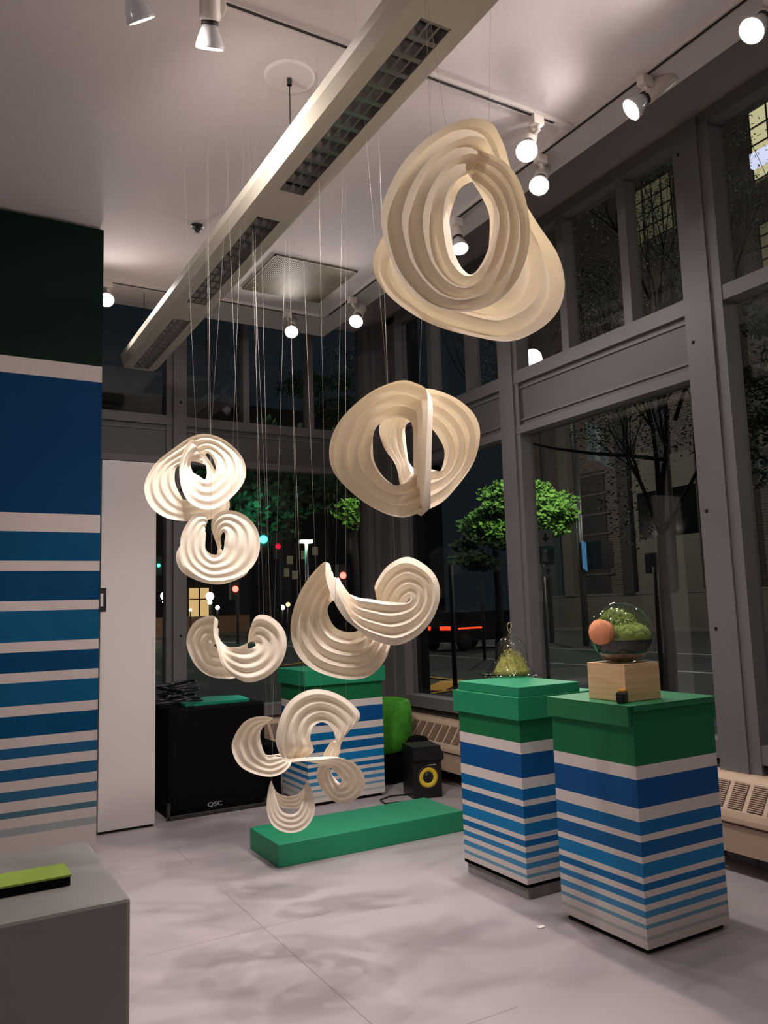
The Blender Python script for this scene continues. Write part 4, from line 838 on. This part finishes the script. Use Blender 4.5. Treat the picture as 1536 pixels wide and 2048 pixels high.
# added car at rest; its glowing strips stand in for a light trail
cp = on(900, 1262, 2, GZ-.02); cz = GZ-.02
cp = Vector((at(900, 1190, 30).x, at(900, 1190, 30).y, cz))
car = thing('stand_in_car', cp, 'added dark car whose red tail lamps stand in for a light trail, beyond the corner window', 'car')
Rc = Matrix.Translation(cp) @ Matrix.Rotation(.25, 4, 'Z')
side = [(-.9, .35), (-.88, .85), (-.75, .98), (-.45, 1.0), (-.15, 1.42), (1.2, 1.45), (1.75, 1.05), (2.7, .9), (2.9, .6), (2.85, .35)]
MB().prism([Rc @ Vector((x, -.85, z)) for x, z in side], Rc.to_3x3() @ Vector((0, 1.7, 0))).build('body', M['redp'], car)
for xx in (-.2, 2.1):
    for yy in (-.86, .7): MB().lathe([(0, 0), (.33, 0), (.33, .18), (0, .18)], 18, 0, Rc @ Matrix.Translation((xx, yy+.18 if yy < 0 else yy+.18, .33)) @ Matrix.Rotation(PI/2, 4, 'X')).build('wheel', M['tyre'], car)
MB().box((-.93, -.8, .78), (-.86, -.25, .92), 0, Rc).build('tail_trail_glow', M['tail'], car); MB().box((-.6, -.88, .80), (.75, -.85, .86), 0, Rc).build('tail_trail_glow', M['tail'], car)
MB().box((-.93, .25, .78), (-.86, .8, .92), 0, Rc).build('tail_trail_glow', M['tail'], car)

# trees
def leaves(mb, c, rad, count, size, rnd, shape=1.0):
    for _ in range(count):
        v = Vector((rnd.gauss(0, 1), rnd.gauss(0, 1), rnd.gauss(0, 1))).normalized()*rnd.uniform(.2, 1)**.5
        p_ = Vector(c)+Vector((v.x*rad[0], v.y*rad[1], v.z*rad[2]))
        a = Vector((rnd.uniform(-1, 1), rnd.uniform(-1, 1), rnd.uniform(-.6, .6))).normalized()*size*rnd.uniform(.6, 1.2); w = a.orthogonal().normalized()*size*.42
        mb.add([p_, p_+a*.5+w, p_+a, p_+a*.5-w], [(0, 1, 2, 3)])
def branch(mb, p_, d, L, r, lvl, rnd, tips, spread=.5, up=.15):
    pts = [p_]; n = 4; q = p_.copy(); dd = d.copy()
    for i in range(n):
        dd = (dd+Vector((rnd.uniform(-.14, .14), rnd.uniform(-.14, .14), rnd.uniform(-.05, .12)))).normalized(); q = q+dd*L/n; pts.append(q)
    mb.tube(pts, [r*(1-.5*i/n) for i in range(n+1)], 6 if lvl > 1 else 4, cap=False); tips.append((q, lvl))
    if lvl > 0:
        for k in range(3):
            a = pts[rnd.choice((2, 3, 4))]; nd = (dd+Vector((rnd.uniform(-1, 1), rnd.uniform(-1, 1), rnd.uniform(-.2, .7)))*spread+Vector((0, 0, up))).normalized()
            branch(mb, a, nd, L*rnd.uniform(.6, .8), r*.5, lvl-1, rnd, tips, spread, up)
# near street tree with sparse leaves
rnd = random.Random(11); tb = on(1342, 1400, 2, GZ); dep = (tb-CO).dot(CF)
t1 = thing('street_tree', (tb.x, tb.y, GZ), 'tall dark street tree with sparse leaves on the pavement outside the large window', 'tree')
mb = MB(); tips = []
tp1 = at(1330, 1190, dep); tp2 = at(1322, 1070, dep); tp3 = at(1312, 930, dep)
mb.tube([Vector((tb.x, tb.y, GZ)), at(1340, 1300, dep), tp1, tp2], [.12, .10, .088, .075], 10)
branch(mb, tp2, (at(1275, 950, dep-.2)-tp2).normalized(), 1.3, .05, 3, rnd, tips, .7)
branch(mb, tp2, (at(1400, 900, dep+.3)-tp2).normalized(), 1.7, .05, 3, rnd, tips, .7)
branch(mb, tp2, Vector((.05, .1, 1)).normalized(), 1.9, .065, 4, rnd, tips, .75)
branch(mb, at(1320, 1040, dep), (at(1340, 760, dep)-tp2).normalized(), 2.0, .055, 4, rnd, tips, .75)
branch(mb, at(1335, 920, dep), (at(1120, 900, dep+.2)-at(1335, 920, dep)).normalized(), 2.4, .035, 3, rnd, tips, .5, .05)
branch(mb, at(1335, 840, dep), (at(1260, 500, dep)-at(1335, 840, dep)).normalized(), 2.2, .04, 4, rnd, tips, .7)
branch(mb, at(1350, 840, dep), (at(1480, 560, dep)-at(1350, 840, dep)).normalized(), 2.2, .04, 4, rnd, tips, .7)
branch(mb, at(1300, 600, dep), (at(1220, 380, dep)-at(1300, 600, dep)).normalized(), 1.6, .03, 3, rnd, tips, .8)
mb.build('trunk', M['trunk'], t1)
lf = MB()
for q, lv_ in tips:
    if lv_ <= 1: leaves(lf, q, (.24, .24, .22), 14, .055, rnd)
for px_, py_, w_, h_, n_ in ((1340, 860, 90, 70, 420), (1180, 860, 60, 40, 160), (1150, 560, 60, 120, 500), (1190, 620, 60, 90, 400), (1090, 620, 60, 60, 260), (1320, 480, 60, 70, 260), (1260, 560, 80, 60, 300), (1020, 740, 60, 50, 200), (960, 720, 30, 60, 160), (1400, 560, 40, 120, 300), (1240, 880, 70, 60, 300), (1240, 980, 40, 60, 200), (1270, 1050, 40, 50, 200)):
    k = dep/F_PX; leaves(lf, at(px_, py_, dep), (w_*k, .5, h_*k), n_, .055, rnd)
lf.build('foliage', M['leafd'], t1)
# bright tree
def crown_tree(name, px_, py_, dpt, wpx, hpx, blobs, mt, label, seed, leaf=.22, cnt=420, trunk=True, lift=0):
    rnd = random.Random(seed); c_ = at(px_, py_, dpt); k = dpt/F_PX; o = thing(name, (c_.x, c_.y, GZ), label, 'tree')
    if trunk: MB().tube([Vector((c_.x, c_.y, GZ)), Vector((c_.x+.05, c_.y, c_.z*.5)), c_], [.16, .12, .08], 8).build('trunk', M['trunk'], o)
    lf = MB()
    for _ in range(blobs):
        ox, oy = rnd.uniform(-1, 1), rnd.uniform(-1, 1)
        if ox*ox+oy*oy > 1: ox *= .6; oy *= .6
        q = c_+CR*ox*wpx*k*.40+CU*oy*hpx*k*.38+CF*rnd.uniform(-.4, .4)*wpx*k*.5
        rr = rnd.uniform(.07, .2)*min(wpx, hpx)*k; leaves(lf, q, (rr*1.6, rr*1.4, rr*.7), cnt//blobs*3, leaf, rnd)
    lf.build('foliage', M[mt], o); return o, c_
o, cb_ = crown_tree('street_tree', 1042, 1030, 20, 225, 165, 70, 'leafb', 'bright green leafy tree lit by a street lamp beyond the window post', 5, .13, 5200)
o, cg_ = crown_tree('street_tree', 707, 1022, 26, 70, 70, 12, 'leafb', 'small lit spray of green leaves left of the corner post', 8, .18, 420)
crown_tree('street_tree', 560, 960, 48, 420, 260, 40, 'leafd', 'broad dark tree far behind the back window above the green traffic light', 12, .5, 3000)
crown_tree('street_tree', 650, 800, 60, 170, 170, 16, 'leafd', 'dark tree crown seen high through the back window', 14, .3, 1100)
crown_tree('street_tree', 1590, 760, 12, 330, 560, 30, 'leafd', 'dark leafy tree crown outside the rightmost window', 16, .10, 2200)
crown_tree('street_tree', 990, 1090, 24, 160, 170, 14, 'leafd', 'dark shrubby tree under the bright green one', 18, .2, 900)
# floodlight high on the far facade
fp = at(1065, 718, 34); o = thing('floodlight', (fp.x+.5, fp.y+.3, GZ), 'glaring white floodlight seen above the window band below the top sculpture', 'floodlight')
ball(fp, .42, 'lamp_glass', M['lampglow'], o); MB().tube([fp+Vector((.5, .3, 0)), Vector((fp.x+.5, fp.y+.3, GZ))], .1, 8).build('pole', M['siding'], o)

# street lighting
def plight(loc, w, col, r=.3, nm='unseen_street_light'):
    l = bpy.data.lights.new(nm, 'POINT'); l.energy = w*STREET; l.color = col; l.shadow_soft_size = r
    o = bpy.data.objects.new(nm, l); COL.objects.link(o); o.location = loc; return o
plight(cb_-CF*2.6+Vector((.6, 0, 2.6)), 900, (1, .95, .8)); plight(cg_-CF*1.5+Vector((.5, 0, 1)), 160, (1, .95, .8))
plight(at(500, 1020, 43), 500, (.1, 1, .75)); plight((30, 10, 9), 3200, (1, .86, .7)); plight((28, 34, 9), 2200, (1, .9, .78)); plight((24, -6, 9), 2200, (1, .9, .78))  # the green light is added beside the far tree to tint its leaves
plight((10, 55, 8), 2600, (1, .8, .62)); plight((13, 16, 9), 450, (.9, .95, 1)); plight((12, 4, 9), 450, (.9, .95, 1))

for o in list(bpy.data.objects):
    for k in ('_abs', '_'):
        if k in o: del o[k]
